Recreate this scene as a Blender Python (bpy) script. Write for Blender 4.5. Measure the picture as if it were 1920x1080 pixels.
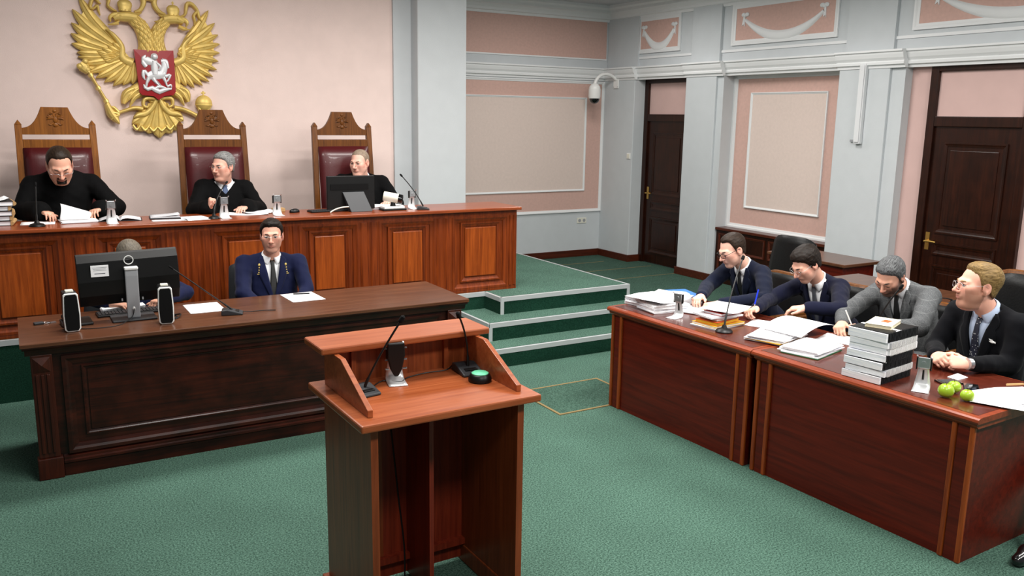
import bpy, bmesh, math, random
import numpy as np
from mathutils import Vector, Matrix

random.seed(7); RNG = np.random.default_rng(7)
for o in list(bpy.data.objects): bpy.data.objects.remove(o)
SC = bpy.context.scene
COL = SC.collection
R = math.radians
PI = math.pi

# ------------------------------------------------------------------ camera
def make_camera():
    yaw, pit, rol = 0.5344, -0.1971, 0.0151
    fwd = Vector((math.sin(yaw)*math.cos(pit), math.cos(yaw)*math.cos(pit), math.sin(pit)))
    r = Vector((math.cos(yaw), -math.sin(yaw), 0)); u = r.cross(fwd)
    r2 = r*math.cos(rol) + u*math.sin(rol); u2 = u*math.cos(rol) - r*math.sin(rol)
    cd = bpy.data.cameras.new('camera'); cd.sensor_width = 36.0; cd.lens = 36.0*1605.717/1920.0
    cd.clip_start = 0.05; cd.clip_end = 60
    co = bpy.data.objects.new('camera', cd); COL.objects.link(co)
    m = Matrix((r2, u2, -fwd)).transposed().to_4x4(); m.translation = (-3.659, -1.8751, 2.1108)
    co.matrix_world = m; SC.camera = co
make_camera()

# ------------------------------------------------------------------ world and lamps
W = bpy.data.worlds.new('world'); SC.world = W; W.use_nodes = True
W.node_tree.nodes['Background'].inputs[0].default_value = (0.95, 0.97, 1.0, 1)
W.node_tree.nodes['Background'].inputs[1].default_value = 0.19
def area(name, loc, size, power, col=(1, 0.965, 0.92), rot=(0, 0, 0)):
    d = bpy.data.lights.new(name, 'AREA'); d.shape = 'RECTANGLE'; d.size, d.size_y = size; d.energy = power; d.color = col
    o = bpy.data.objects.new(name, d); COL.objects.link(o); o.location = loc; o.rotation_euler = rot; return o
for i, (lx, ly, p) in enumerate([(-2.4, 1.9, 56), (0.3, 1.6, 98), (2.4, 0.8, 72), (-2.6, 4.4, 76), (-0.1, 4.3, 80), (2.3, 4.4, 50), (2.7, 6.9, 36), (-2.2, -1.5, 66), (0.4, -1.5, 92), (2.4, -1.5, 56)]):
    area('ceiling_lamp_light', (lx, ly, 3.66), (1.1, 0.6), p)
SC.view_settings.view_transform = 'Standard'; SC.view_settings.look = 'None'
SC.view_settings.exposure = 0.18; SC.view_settings.gamma = 1.0; SC.view_settings.use_curve_mapping = False

# ------------------------------------------------------------------ materials
MATS = {}
def srgb(r, g, b):
    f = lambda c: (c/255/12.92) if c/255 <= 0.04045 else ((c/255+0.055)/1.055)**2.4
    return (f(r), f(g), f(b), 1)
def newmat(name):
    m = bpy.data.materials.new(name); m.use_nodes = True; MATS[name] = m
    return m, m.node_tree.nodes, m.node_tree.links, m.node_tree.nodes['Principled BSDF']
def plain(name, col, rough=0.5, metal=0.0, coat=0.0, bump=0.0, bscale=200, var=0.0, vscale=6, spec=0.5, sheen=0):
    m, n, l, b = newmat(name)
    b.inputs['Base Color'].default_value = col; b.inputs['Roughness'].default_value = rough; b.inputs['Metallic'].default_value = metal
    b.inputs['Coat Weight'].default_value = coat; b.inputs['Specular IOR Level'].default_value = spec
    if sheen: b.inputs['Sheen Weight'].default_value = sheen
    tc = n.new('ShaderNodeTexCoord')
    if var:
        t = n.new('ShaderNodeTexNoise'); t.inputs['Scale'].default_value = vscale; t.inputs['Detail'].default_value = 6; l.new(tc.outputs['Object'], t.inputs['Vector'])
        r = n.new('ShaderNodeValToRGB'); e = r.color_ramp.elements
        e[0].position = 0.3; e[1].position = 0.7
        e[0].color = tuple(c*(1-var) for c in col[:3])+(1,); e[1].color = tuple(min(1, c*(1+var)) for c in col[:3])+(1,)
        l.new(t.outputs['Fac'], r.inputs['Fac']); l.new(r.outputs['Color'], b.inputs['Base Color'])
    if bump:
        t = n.new('ShaderNodeTexNoise'); t.inputs['Scale'].default_value = bscale; t.inputs['Detail'].default_value = 4; l.new(tc.outputs['Object'], t.inputs['Vector'])
        bp = n.new('ShaderNodeBump'); bp.inputs['Strength'].default_value = bump; bp.inputs['Distance'].default_value = 0.004
        l.new(t.outputs['Fac'], bp.inputs['Height']); l.new(bp.outputs['Normal'], b.inputs['Normal'])
    return m
def wood(name, dark, light, axis='z', rough=0.35, coat=0.3, scale=1.0, blotch=0.0):
    m, n, l, b = newmat(name)
    tc = n.new('ShaderNodeTexCoord'); mp = n.new('ShaderNodeMapping'); l.new(tc.outputs['Object'], mp.inputs['Vector'])
    s = [26*scale]*3; s['xyz'.index(axis)] = 1.3*scale; mp.inputs['Scale'].default_value = s
    t = n.new('ShaderNodeTexNoise'); t.inputs['Scale'].default_value = 1.6; t.inputs['Detail'].default_value = 8; t.inputs['Roughness'].default_value = 0.65; t.inputs['Distortion'].default_value = 0.6
    l.new(mp.outputs['Vector'], t.inputs['Vector'])
    r = n.new('ShaderNodeValToRGB'); e = r.color_ramp.elements
    e[0].position = 0.30; e[0].color = dark; e[1].position = 0.72; e[1].color = light
    l.new(t.outputs['Fac'], r.inputs['Fac'])
    out = r.outputs['Color']
    if blotch:
        t2 = n.new('ShaderNodeTexNoise'); t2.inputs['Scale'].default_value = 7; t2.inputs['Detail'].default_value = 5; l.new(tc.outputs['Object'], t2.inputs['Vector'])
        r2 = n.new('ShaderNodeValToRGB'); r2.color_ramp.elements[0].position = 0.36; r2.color_ramp.elements[1].position = 0.62
        r2.color_ramp.elements[0].color = (1-blotch,)*3+(1,); r2.color_ramp.elements[1].color = (1, 1, 1, 1)
        mx = n.new('ShaderNodeMix'); mx.data_type = 'RGBA'; mx.blend_type = 'MULTIPLY'; mx.inputs[0].default_value = 1
        l.new(t2.outputs['Fac'], r2.inputs['Fac']); l.new(out, mx.inputs[6]); l.new(r2.outputs['Color'], mx.inputs[7]); out = mx.outputs[2]
    l.new(out, b.inputs['Base Color'])
    b.inputs['Roughness'].default_value = rough; b.inputs['Coat Weight'].default_value = coat*.6; b.inputs['Coat Roughness'].default_value = 0.15; b.inputs['Specular IOR Level'].default_value = 0.28
    bp = n.new('ShaderNodeBump'); bp.inputs['Strength'].default_value = 0.12; bp.inputs['Distance'].default_value = 0.002
    l.new(t.outputs['Fac'], bp.inputs['Height']); l.new(bp.outputs['Normal'], b.inputs['Normal'])
    return m
def carpet(name, c1, c2):
    m, n, l, b = newmat(name)
    tc = n.new('ShaderNodeTexCoord')
    t = n.new('ShaderNodeTexNoise'); t.inputs['Scale'].default_value = 110; t.inputs['Detail'].default_value = 4; t.inputs['Roughness'].default_value = 0.8; l.new(tc.outputs['Object'], t.inputs['Vector'])
    t2 = n.new('ShaderNodeTexNoise'); t2.inputs['Scale'].default_value = 2.2; t2.inputs['Detail'].default_value = 5; l.new(tc.outputs['Object'], t2.inputs['Vector'])
    r = n.new('ShaderNodeValToRGB'); e = r.color_ramp.elements; e[0].position = 0.39; e[1].position = 0.63; e[0].color = c1; e[1].color = c2
    l.new(t.outputs['Fac'], r.inputs['Fac'])
    r2 = n.new('ShaderNodeValToRGB'); e = r2.color_ramp.elements; e[0].position = 0.35; e[1].position = 0.65; e[0].color = (.86, .86, .86, 1); e[1].color = (1, 1, 1, 1)
    l.new(t2.outputs['Fac'], r2.inputs['Fac'])
    mx = n.new('ShaderNodeMix'); mx.data_type = 'RGBA'; mx.blend_type = 'MULTIPLY'; mx.inputs[0].default_value = 1
    l.new(r.outputs['Color'], mx.inputs[6]); l.new(r2.outputs['Color'], mx.inputs[7]); l.new(mx.outputs[2], b.inputs['Base Color'])
    b.inputs['Roughness'].default_value = 0.95; b.inputs['Specular IOR Level'].default_value = 0.15
    bp = n.new('ShaderNodeBump'); bp.inputs['Strength'].default_value = 0.25; bp.inputs['Distance'].default_value = 0.003
    l.new(t.outputs['Fac'], bp.inputs['Height']); l.new(bp.outputs['Normal'], b.inputs['Normal'])
    return m
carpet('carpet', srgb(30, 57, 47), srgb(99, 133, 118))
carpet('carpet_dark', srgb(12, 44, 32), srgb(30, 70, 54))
carpet('carpet_grey', srgb(30, 56, 46), srgb(84, 114, 100))
plain('plaster_pink', srgb(233, 211, 204), 0.85, bump=0.25, bscale=150, var=0.03)
plain('plaster_grey', srgb(196, 201, 204), 0.85, bump=0.25, bscale=150, var=0.02)
plain('plaster_rose', srgb(204, 168, 157), 0.85, bump=0.3, bscale=130, var=0.05, vscale=30)
plain('plaster_beige', srgb(218, 200, 191), 0.85, bump=0.3, bscale=130, var=0.03, vscale=30)
plain('plaster_tile_pink', srgb(206, 174, 168), 0.7, bump=0.1, var=0.03)
plain('stucco_white', srgb(226, 228, 229), 0.6, bump=0.05)
plain('ceiling_paint', srgb(188, 192, 196), 0.9)
plain('aluminium', srgb(196, 200, 202), 0.4, metal=0.3)
plain('rubber_black', srgb(16, 17, 18), 0.7)
plain('tape_tan', srgb(132, 112, 70), 0.8)
wood('bench_wood', srgb(84, 30, 8), srgb(142, 62, 20), 'z', 0.34, 0.12)
wood('bench_wood_panel', srgb(112, 46, 12), srgb(168, 80, 26), 'z', 0.34, 0.12)
wood('bench_wood_top', srgb(112, 46, 18), srgb(156, 76, 38), 'x', 0.28, 0.4)
wood('desk_dark', srgb(30, 9, 5), srgb(66, 24, 12), 'x', 0.34, 0.12, blotch=0.55)
wood('desk_dark_z', srgb(34, 11, 6), srgb(70, 27, 14), 'z', 0.34, 0.12)
wood('desk_dark_top', srgb(70, 40, 26), srgb(104, 66, 44), 'x', 0.28, 0.4)
wood('mahogany', srgb(64, 12, 5), srgb(104, 26, 10), 'y', 0.36, 0.1, scale=0.8)
wood('mahogany_z', srgb(100, 34, 11), srgb(168, 80, 28), 'z', 0.33, 0.3)
wood('mahogany_top', srgb(64, 22, 14), srgb(96, 40, 26), 'y', 0.22, 0.6)
wood('mahogany_edge', srgb(104, 38, 16), srgb(150, 66, 34), 'y', 0.3, 0.4)
wood('lectern_wood', srgb(140, 66, 32), srgb(176, 98, 58), 'x', 0.32, 0.2)
wood('lectern_wood_z', srgb(100, 44, 20), srgb(150, 74, 38), 'z', 0.38, 0.1)
wood('lectern_back', srgb(96, 28, 16), srgb(136, 50, 28), 'z', 0.4, 0.2)
wood('door_wood', srgb(26, 10, 5), srgb(54, 23, 11), 'z', 0.32, 0.15, blotch=0.3)
wood('skirting_wood', srgb(54, 22, 12), srgb(88, 38, 22), 'x', 0.35, 0.3)
wood('chair_wood', srgb(92, 50, 12), srgb(150, 92, 34), 'z', 0.38, 0.12)
wood('chair_wood_dark', srgb(68, 36, 8), srgb(118, 70, 26), 'z', 0.38, 0.12)
plain('leather_red', srgb(72, 14, 18), 0.38, bump=0.15, bscale=90, coat=0.1)
plain('leather_black', srgb(10, 11, 12), 0.42, bump=0.2, bscale=90, spec=.25)
plain('gold', srgb(216, 186, 104), 0.45, metal=0.30, bump=0.1, bscale=60, var=0.15, vscale=14)
plain('gold_bright', srgb(236, 206, 118), 0.38, metal=0.35)
plain('enamel_red', srgb(150, 4, 14), 0.32, coat=0.15)
plain('silver', srgb(215, 216, 218), 0.4, metal=0.35)
plain('brass', srgb(206, 166, 90), 0.3, metal=0.9)
plain('paper', srgb(244, 244, 246), 0.8)
def page_edges(name):
    m, n, l, b = newmat(name); tc = n.new('ShaderNodeTexCoord'); mp = n.new('ShaderNodeMapping'); l.new(tc.outputs['Object'], mp.inputs['Vector']); mp.inputs['Scale'].default_value = (6, 6, 420)
    t = n.new('ShaderNodeTexNoise'); t.inputs['Scale'].default_value = 1; t.inputs['Detail'].default_value = 3; l.new(mp.outputs['Vector'], t.inputs['Vector'])
    r = n.new('ShaderNodeValToRGB'); e = r.color_ramp.elements; e[0].position = .38; e[1].position = .58; e[0].color = srgb(222, 226, 236); e[1].color = srgb(253, 253, 254)
    l.new(t.outputs['Fac'], r.inputs['Fac']); l.new(r.outputs['Color'], b.inputs['Base Color']); b.inputs['Roughness'].default_value = .85
page_edges('paper_page')
plain('paper_cream', srgb(236, 226, 196), 0.8)
plain('paper_grey', srgb(196, 196, 200), 0.8)
plain('card_tan', srgb(176, 140, 92), 0.8)
plain('card_blue', srgb(44, 110, 190), 0.5)
plain('card_yellow', srgb(226, 178, 40), 0.6)
plain('card_orange', srgb(206, 82, 28), 0.6)
plain('card_red', srgb(176, 30, 26), 0.6)
plain('card_green', srgb(50, 120, 80), 0.6)
plain('ink', srgb(70, 72, 80), 0.8)
plain('plastic_black', srgb(8, 8, 9), 0.42, spec=.35)
plain('plastic_black_matte', srgb(5, 5, 6), 0.8, spec=.2)
plain('plastic_dark', srgb(40, 42, 46), 0.5)
plain('plastic_white', srgb(236, 236, 234), 0.4)
plain('plastic_pale', srgb(214, 216, 218), 0.5)
plain('plastic_grey', srgb(150, 152, 156), 0.45)
plain('plastic_cream', srgb(222, 220, 206), 0.45)
plain('steel', srgb(200, 202, 205), 0.28, metal=0.85)
plain('steel_white', srgb(226, 228, 230), 0.3, metal=0.4)
plain('glass_dark', srgb(8, 8, 10), 0.08, coat=0.6)
plain('button_green', srgb(110, 214, 168), 0.45)
plain('apple_green', srgb(158, 192, 44), 0.3, coat=0.3, var=0.12, vscale=25)
plain('apple_stem', srgb(84, 60, 30), 0.8)
plain('pen_blue', srgb(30, 60, 220), 0.3)
plain('suit_navy', srgb(14, 21, 42), 0.85, bump=0.12, bscale=500, var=0.12, vscale=5, sheen=0.05, spec=.15)
plain('suit_darkblue', srgb(15, 18, 40), 0.85, bump=0.12, bscale=500, var=0.12, vscale=5, sheen=0.05, spec=.15)
plain('suit_uniform', srgb(12, 19, 52), 0.8, bump=0.12, bscale=500, var=0.12, vscale=5, sheen=0.05, spec=.15)
plain('suit_black', srgb(7, 8, 13), 0.85, bump=0.12, bscale=500, var=0.1, vscale=5, sheen=0.03, spec=.12)
plain('robe_black', srgb(6, 6, 7), 0.85, bump=0.1, bscale=400, spec=.12)
plain('shirt_white', srgb(236, 238, 242), 0.8, bump=0.05, bscale=300)
plain('shirt_blue', srgb(190, 206, 232), 0.8, bump=0.05, bscale=300)
plain('tie_black', srgb(12, 12, 14), 0.6)
plain('tie_grey', srgb(70, 72, 80), 0.6, var=0.2, vscale=120)
plain('tie_blue', srgb(60, 78, 112), 0.6, var=0.3, vscale=160)
plain('shoe_black', srgb(12, 12, 13), 0.22, coat=0.6)
plain('eye_white', srgb(186, 176, 168), 0.3)
plain('iris', srgb(62, 66, 68), 0.2)
plain('lash', srgb(40, 28, 24), 0.8)
plain('lens', srgb(200, 205, 210), 0.1)

def add_spots(name, base, spot, scale, thr=0.12):
    m, n, l, b = newmat(name)
    tc = n.new('ShaderNodeTexCoord'); v = n.new('ShaderNodeTexVoronoi'); v.inputs['Scale'].default_value = scale; l.new(tc.outputs['Object'], v.inputs['Vector'])
    r = n.new('ShaderNodeValToRGB'); e = r.color_ramp.elements; r.color_ramp.interpolation = 'CONSTANT'
    e[0].position = 0; e[0].color = spot; e[1].position = thr; e[1].color = base
    l.new(v.outputs['Distance'], r.inputs['Fac']); l.new(r.outputs['Color'], b.inputs['Base Color']); b.inputs['Roughness'].default_value = 0.65
add_spots('tie_dotted', srgb(20, 24, 44), srgb(190, 190, 190), 75, 0.25)
def tweed(name, c1, c2, line):
    m, n, l, b = newmat(name)
    tc = n.new('ShaderNodeTexCoord')
    t = n.new('ShaderNodeTexNoise'); t.inputs['Scale'].default_value = 260; t.inputs['Detail'].default_value = 3; l.new(tc.outputs['Object'], t.inputs['Vector'])
    r = n.new('ShaderNodeValToRGB'); e = r.color_ramp.elements; e[0].position = .3; e[1].position = .7; e[0].color = c1; e[1].color = c2
    l.new(t.outputs['Fac'], r.inputs['Fac']); out = r.outputs['Color']
    for ax in (0, 2):
        mp = n.new('ShaderNodeMapping'); l.new(tc.outputs['Object'], mp.inputs['Vector'])
        sp = n.new('ShaderNodeSeparateXYZ'); l.new(mp.outputs['Vector'], sp.inputs[0])
        a = n.new('ShaderNodeMath'); a.operation = 'MULTIPLY'; a.inputs[1].default_value = 17; l.new(sp.outputs[ax], a.inputs[0])
        fr = n.new('ShaderNodeMath'); fr.operation = 'FRACT'; l.new(a.outputs[0], fr.inputs[0])
        lt = n.new('ShaderNodeMath'); lt.operation = 'LESS_THAN'; lt.inputs[1].default_value = 0.06; l.new(fr.outputs[0], lt.inputs[0])
        ml = n.new('ShaderNodeMath'); ml.operation = 'MULTIPLY'; ml.inputs[1].default_value = 0.22; l.new(lt.outputs[0], ml.inputs[0])
        mx = n.new('ShaderNodeMix'); mx.data_type = 'RGBA'; l.new(ml.outputs[0], mx.inputs[0]); l.new(out, mx.inputs[6]); mx.inputs[7].default_value = line; out = mx.outputs[2]
    l.new(out, b.inputs['Base Color']); b.inputs['Roughness'].default_value = 0.85; b.inputs['Specular IOR Level'].default_value = 0.2
tweed('suit_tweed', srgb(58, 60, 62), srgb(104, 106, 108), srgb(140, 142, 142))
def skin_mat(name):
    m, n, l, b = newmat(name)
    a = n.new('ShaderNodeVertexColor'); a.layer_name = 'Col'
    l.new(a.outputs['Color'], b.inputs['Base Color']); b.inputs['Roughness'].default_value = 0.48
    b.inputs['Subsurface Weight'].default_value = 0.12; b.inputs['Subsurface Radius'].default_value = (0.012, 0.005, 0.003); b.inputs['Subsurface Scale'].default_value = 0.5
    b.inputs['Specular IOR Level'].default_value = 0.4
skin_mat('skin')
def hair_mat(name, c1, c2):
    m, n, l, b = newmat(name)
    tc = n.new('ShaderNodeAttribute'); tc.attribute_name = 'hc'; mp = n.new('ShaderNodeMapping'); l.new(tc.outputs['Vector'], mp.inputs['Vector']); mp.inputs['Scale'].default_value = (340, 26, 190)
    t = n.new('ShaderNodeTexNoise'); t.inputs['Scale'].default_value = 1; t.inputs['Detail'].default_value = 5; l.new(mp.outputs['Vector'], t.inputs['Vector'])
    r = n.new('ShaderNodeValToRGB'); e = r.color_ramp.elements; e[0].position = .32; e[1].position = .7; e[0].color = c1; e[1].color = c2
    l.new(t.outputs['Fac'], r.inputs['Fac']); l.new(r.outputs['Color'], b.inputs['Base Color'])
    bp = n.new('ShaderNodeBump'); bp.inputs['Strength'].default_value = 0.5; bp.inputs['Distance'].default_value = 0.003
    l.new(t.outputs['Fac'], bp.inputs['Height']); l.new(bp.outputs['Normal'], b.inputs['Normal'])
    b.inputs['Roughness'].default_value = 0.5; b.inputs['Specular IOR Level'].default_value = 0.2
hair_mat('hair_brown', srgb(20, 13, 9), srgb(56, 41, 30))
hair_mat('hair_darkbrown', srgb(11, 8, 6), srgb(38, 28, 22))
hair_mat('hair_grey', srgb(78, 78, 78), srgb(158, 158, 156))
hair_mat('hair_saltpepper', srgb(22, 22, 24), srgb(112, 114, 116))
hair_mat('hair_blond', srgb(82, 62, 34), srgb(152, 124, 78))
hair_mat('hair_cropped', srgb(112, 96, 82), srgb(160, 142, 124))
hair_mat('hair_ash', srgb(70, 64, 56), srgb(120, 112, 100))

# ------------------------------------------------------------------ mesh helpers
class MB:
    def __init__(s): s.v = []; s.f = []; s.m = []
    def add(s, vs, fs, mi=0):
        o = len(s.v); s.v.extend([tuple(map(float, p)) for p in vs]); s.f.extend([tuple(i+o for i in f) for f in fs]); s.m.extend([mi]*len(fs)); return s
    def box(s, x0, x1, y0, y1, z0, z1, mi=0):
        if x0 > x1: x0, x1 = x1, x0
        if y0 > y1: y0, y1 = y1, y0
        if z0 > z1: z0, z1 = z1, z0
        return s.add([(x0,y0,z0),(x1,y0,z0),(x1,y1,z0),(x0,y1,z0),(x0,y0,z1),(x1,y0,z1),(x1,y1,z1),(x0,y1,z1)],
                     [(0,3,2,1),(4,5,6,7),(0,1,5,4),(1,2,6,5),(2,3,7,6),(3,0,4,7)], mi)
    def prism(s, poly, axis, a, b, mi=0):
        # poly: list of 2-D points in the two other axes (in cyclic order: x->(y,z) y->(x,z) z->(x,y))
        n = len(poly)
        def P(p, t): return {'x': (t, p[0], p[1]), 'y': (p[0], t, p[1]), 'z': (p[0], p[1], t)}[axis]
        vs = [P(p, a) for p in poly]+[P(p, b) for p in poly]
        fs = [tuple(range(n))[::-1], tuple(range(n, 2*n))]+[(i, (i+1) % n, n+(i+1) % n, n+i) for i in range(n)]
        return s.add(vs, fs, mi)
    def tube(s, pts, r, n=8, mi=0, cap=True):
        pts = [Vector(p) for p in pts]; N = len(pts); rs = r if isinstance(r, (list, tuple)) else [r]*N
        vs = []; fs = []; ref = None
        for i, p in enumerate(pts):
            t = (pts[min(i+1, N-1)]-pts[max(i-1, 0)])
            if t.length < 1e-9: t = Vector((0, 0, 1))
            t.normalize()
            if ref is None: ref = Vector((0, 0, 1)) if abs(t.z) < 0.9 else Vector((1, 0, 0))
            a = t.cross(ref); 
            if a.length < 1e-6: a = t.orthogonal()
            a.normalize(); b = t.cross(a); ref = b.cross(t) if False else ref
            for k in range(n):
                c = math.cos(2*PI*k/n); d = math.sin(2*PI*k/n); vs.append(p+(a*c+b*d)*rs[i])
        for i in range(N-1):
            for k in range(n): fs.append((i*n+k, i*n+(k+1) % n, (i+1)*n+(k+1) % n, (i+1)*n+k))
        if cap: fs += [tuple(range(n))[::-1], tuple((N-1)*n+k for k in range(n))]
        return s.add(vs, fs, mi)
    def lathe(s, prof, n=20, c=(0, 0, 0), mi=0, axis='z', sc=(1, 1)):
        vs = []; fs = []
        for r, h in prof:
            for k in range(n):
                a = 2*PI*k/n; x, y = r*math.cos(a)*sc[0], r*math.sin(a)*sc[1]
                p = {'z': (x, y, h), 'y': (x, h, y), 'x': (h, x, y)}[axis]; vs.append((p[0]+c[0], p[1]+c[1], p[2]+c[2]))
        for i in range(len(prof)-1):
            for k in range(n): fs.append((i*n+k, i*n+(k+1) % n, (i+1)*n+(k+1) % n, (i+1)*n+k))
        fs += [tuple(range(n))[::-1], tuple((len(prof)-1)*n+k for k in range(n))]
        return s.add(vs, fs, mi)
    def ball(s, c, r, n=14, m=8, mi=0):
        rx, ry, rz = r if isinstance(r, (list, tuple)) else (r, r, r)
        vs = [(c[0], c[1], c[2]-rz)]; fs = []
        for i in range(1, m):
            a = -PI/2+PI*i/m
            for k in range(n): b = 2*PI*k/n; vs.append((c[0]+rx*math.cos(a)*math.cos(b), c[1]+ry*math.cos(a)*math.sin(b), c[2]+rz*math.sin(a)))
        vs.append((c[0], c[1], c[2]+rz)); L = len(vs)-1
        for k in range(n): fs.append((0, 1+(k+1) % n, 1+k)); fs.append((L, L-n+k, L-n+(k+1) % n))
        for i in range(m-2):
            for k in range(n): a = 1+i*n; fs.append((a+k, a+(k+1) % n, a+n+(k+1) % n, a+n+k))
        return s.add(vs, fs, mi)
    def grid(s, P, mi=0):
        P = np.asarray(P); a, b = P.shape[:2]
        return s.add(P.reshape(-1, 3).tolist(), [(i*b+j, i*b+j+1, (i+1)*b+j+1, (i+1)*b+j) for i in range(a-1) for j in range(b-1)], mi)
    def xf(s, M, start=0):
        M = M if isinstance(M, Matrix) else Matrix(M)
        for i in range(start, len(s.v)): s.v[i] = tuple(M @ Vector(s.v[i]))
        return s
    def build(s, name, mats, parent=None, smooth=False, bevel=0, loc=None, seg=2, solid=0, angle=None):
        me = bpy.data.meshes.new(name); me.from_pydata(s.v, [], s.f)
        for mm in (mats if isinstance(mats, (list, tuple)) else [mats]): me.materials.append(MATS[mm])
        if any(s.m): me.polygons.foreach_set('material_index', s.m)
        bm = bmesh.new(); bm.from_mesh(me); bmesh.ops.recalc_face_normals(bm, faces=bm.faces); bm.to_mesh(me); bm.free()
        if smooth:
            me.polygons.foreach_set('use_smooth', [True]*len(me.polygons))
            if smooth != 'all':
                try: me.set_sharp_from_angle(angle=R(angle or 40))
                except Exception: pass
        o = bpy.data.objects.new(name, me); COL.objects.link(o)
        if parent: o.parent = parent
        if loc: o.location = loc
        if solid: md = o.modifiers.new('solid', 'SOLIDIFY'); md.thickness = solid; md.offset = 0
        if bevel: md = o.modifiers.new('bevel', 'BEVEL'); md.width = bevel; md.segments = seg; md.limit_method = 'ANGLE'; md.angle_limit = R(40); md.harden_normals = False
        return o
def tag(o, label=None, cat=None, group=None, kind=None):
    if label: o['label'] = label
    if cat: o['category'] = cat
    if group: o['group'] = group
    if kind: o['kind'] = kind
    return o
def empty(name, loc=(0, 0, 0), rz=0, label=None, cat=None, group=None, kind=None):
    o = bpy.data.objects.new(name, None); COL.objects.link(o); o.location = loc; o.rotation_euler = (0, 0, rz); o.empty_display_size = 0.1
    return tag(o, label, cat, group, kind)
def box(name, dims, mat, parent=None, bevel=0, seg=2): return MB().box(*dims).build(name, mat, parent, bevel=bevel, seg=seg)
def frame_mb(mb, axis, c, a0, a1, b0, b1, w, t, prof=None, mi=0):
    """picture-frame moulding on plane axis=c, spanning a0..a1 (first other axis) b0..b1, strip width w, standing t towards the room (sign in t)"""
    prof = prof or [(0, 0), (0, 1), (.35, 1), (.6, .6), (1, .35), (1, 0)]
    def P(a, b, h): return {'y': (a, c+h, b), 'x': (c+h, a, b)}[axis]
    cs = [(a0, b0, 1, 1), (a1, b0, -1, 1), (a1, b1, -1, -1), (a0, b1, 1, -1)]; n = len(prof); vs = []
    for a, b, sa, sb in cs:
        for u, h in prof: vs.append(P(a+sa*u*w, b+sb*u*w, h*t))
    fs = []
    for i in range(4):
        j = (i+1) % 4
        for k in range(n): fs.append((i*n+k, j*n+k, j*n+(k+1) % n, i*n+(k+1) % n))
    return mb.add(vs, fs, mi)
def struct(o): o['kind'] = 'structure'; return o
def bez(p0, p1, p2, p3, n=16):
    p0, p1, p2, p3 = map(Vector, (p0, p1, p2, p3)); out = []
    for i in range(n+1):
        t = i/n; out.append(p0*(1-t)**3+p1*3*t*(1-t)**2+p2*3*t*t*(1-t)+p3*t**3)
    return out
# ================================================================== the room
HS = 0.155
struct(box('floor', (-8, 6, -4.5, 9.4, -0.1, 0), 'carpet'))
# --- platform and steps
pl = MB()
pl.box(-8, 0.2024, 5.149, 8.93, 0, 3*HS); pl.box(0.2024, 1.70, 4.847, 8.93, 0, 3*HS)
platform = struct(pl.build('floor_platform', 'carpet'))
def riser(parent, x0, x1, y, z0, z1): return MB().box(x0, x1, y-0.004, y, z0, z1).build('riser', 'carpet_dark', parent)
def nosing_x(parent, x0, x1, y, z):   # strip along a front edge
    MB().prism([(y-0.010, z-0.034), (y, z-0.034), (y, z+0.003), (y+0.016, z+0.003), (y+0.016, z+0.006), (y-0.010, z+0.006)], 'x', x0, x1).build('nosing', 'aluminium', parent)
    MB().box(x0, x1, y+0.016, y+0.024, z, z+0.005).build('nosing_gasket', 'rubber_black', parent)
def nosing_v(parent, x, y, z0, z1, w=0.034): MB().box(x-0.006, x+w-.006, y-0.011, y-.001, z0, z1).build('corner_strip', 'aluminium', parent)
riser(platform, 0.2024, 1.70, 4.847, 2*HS, 3*HS-.001); nosing_x(platform, 0.20, 1.70, 4.847, 3*HS); nosing_v(platform, 0.2024, 4.847, 2*HS, 3*HS-.034); nosing_v(platform, 1.672, 4.847, 2*HS, 3*HS-.034)
riser(platform, -8, 0.2, 5.149, 0, 3*HS-.001); nosing_x(platform, -8, 0.2, 5.149, 3*HS)
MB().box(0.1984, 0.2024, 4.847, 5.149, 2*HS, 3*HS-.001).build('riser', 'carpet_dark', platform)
MB().prism([(0.192, 3*HS-.034), (0.2024, 3*HS-.034), (0.2024, 3*HS+.003), (0.2185, 3*HS+.003), (0.2185, 3*HS+.006), (0.192, 3*HS+.006)], 'y', 4.847, 5.145).build('nosing', 'aluminium', platform)
MB().box(1.688, 1.706, 4.86, 8.9, 3*HS-.002, 3*HS+.005).build('edge_strip', 'aluminium', platform)
for k, (y, z, xl) in enumerate([(4.554, 2*HS, -0.0817), (4.261, HS, -0.365)]):
    st = struct(MB().box(xl, 1.70, y, (5.149 if k == 0 else 5.149), 0 if k else HS*0, z).build('floor_step', 'carpet')) if k else struct(MB().box(xl, 1.70, y, 5.148, 0, z).build('floor_step', 'carpet'))
    riser(st, xl, 1.70, y, z-HS, z-.001); nosing_x(st, xl, 1.70, y, z); nosing_v(st, xl, y, z-HS, z-.034)
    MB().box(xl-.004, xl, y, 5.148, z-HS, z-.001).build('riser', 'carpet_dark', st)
    MB().prism([(xl-.010, z-.034), (xl, z-.034), (xl, z+.003), (xl+.014, z+.003), (xl+.014, z+.006), (xl-.010, z+.006)], 'y', y, 5.14).build('nosing', 'aluminium', st)
# --- hatch in the carpet and seams
h = struct(empty('floor_hatch', (0, 0, 0)))
box('hatch_lid', (-0.33, 0.40, 3.03, 3.60, 0.0, 0.004), 'carpet_grey', h)
for d in ((-0.35, 0.42, 3.012, 3.03), (-0.35, 0.42, 3.60, 3.618), (-0.35, -0.33, 3.03, 3.60), (0.40, 0.42, 3.03, 3.60)): box('hatch_edge', d+(0, .006), 'tape_tan', h)
for d in ((1.9, 4.0, 8.36, 8.372), (1.9, 4.4, 7.74, 7.752), (1.9, 4.3, 7.10, 7.112)): struct(box('trim_carpet_seam', d+(0, .004), 'tape_tan'))
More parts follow.
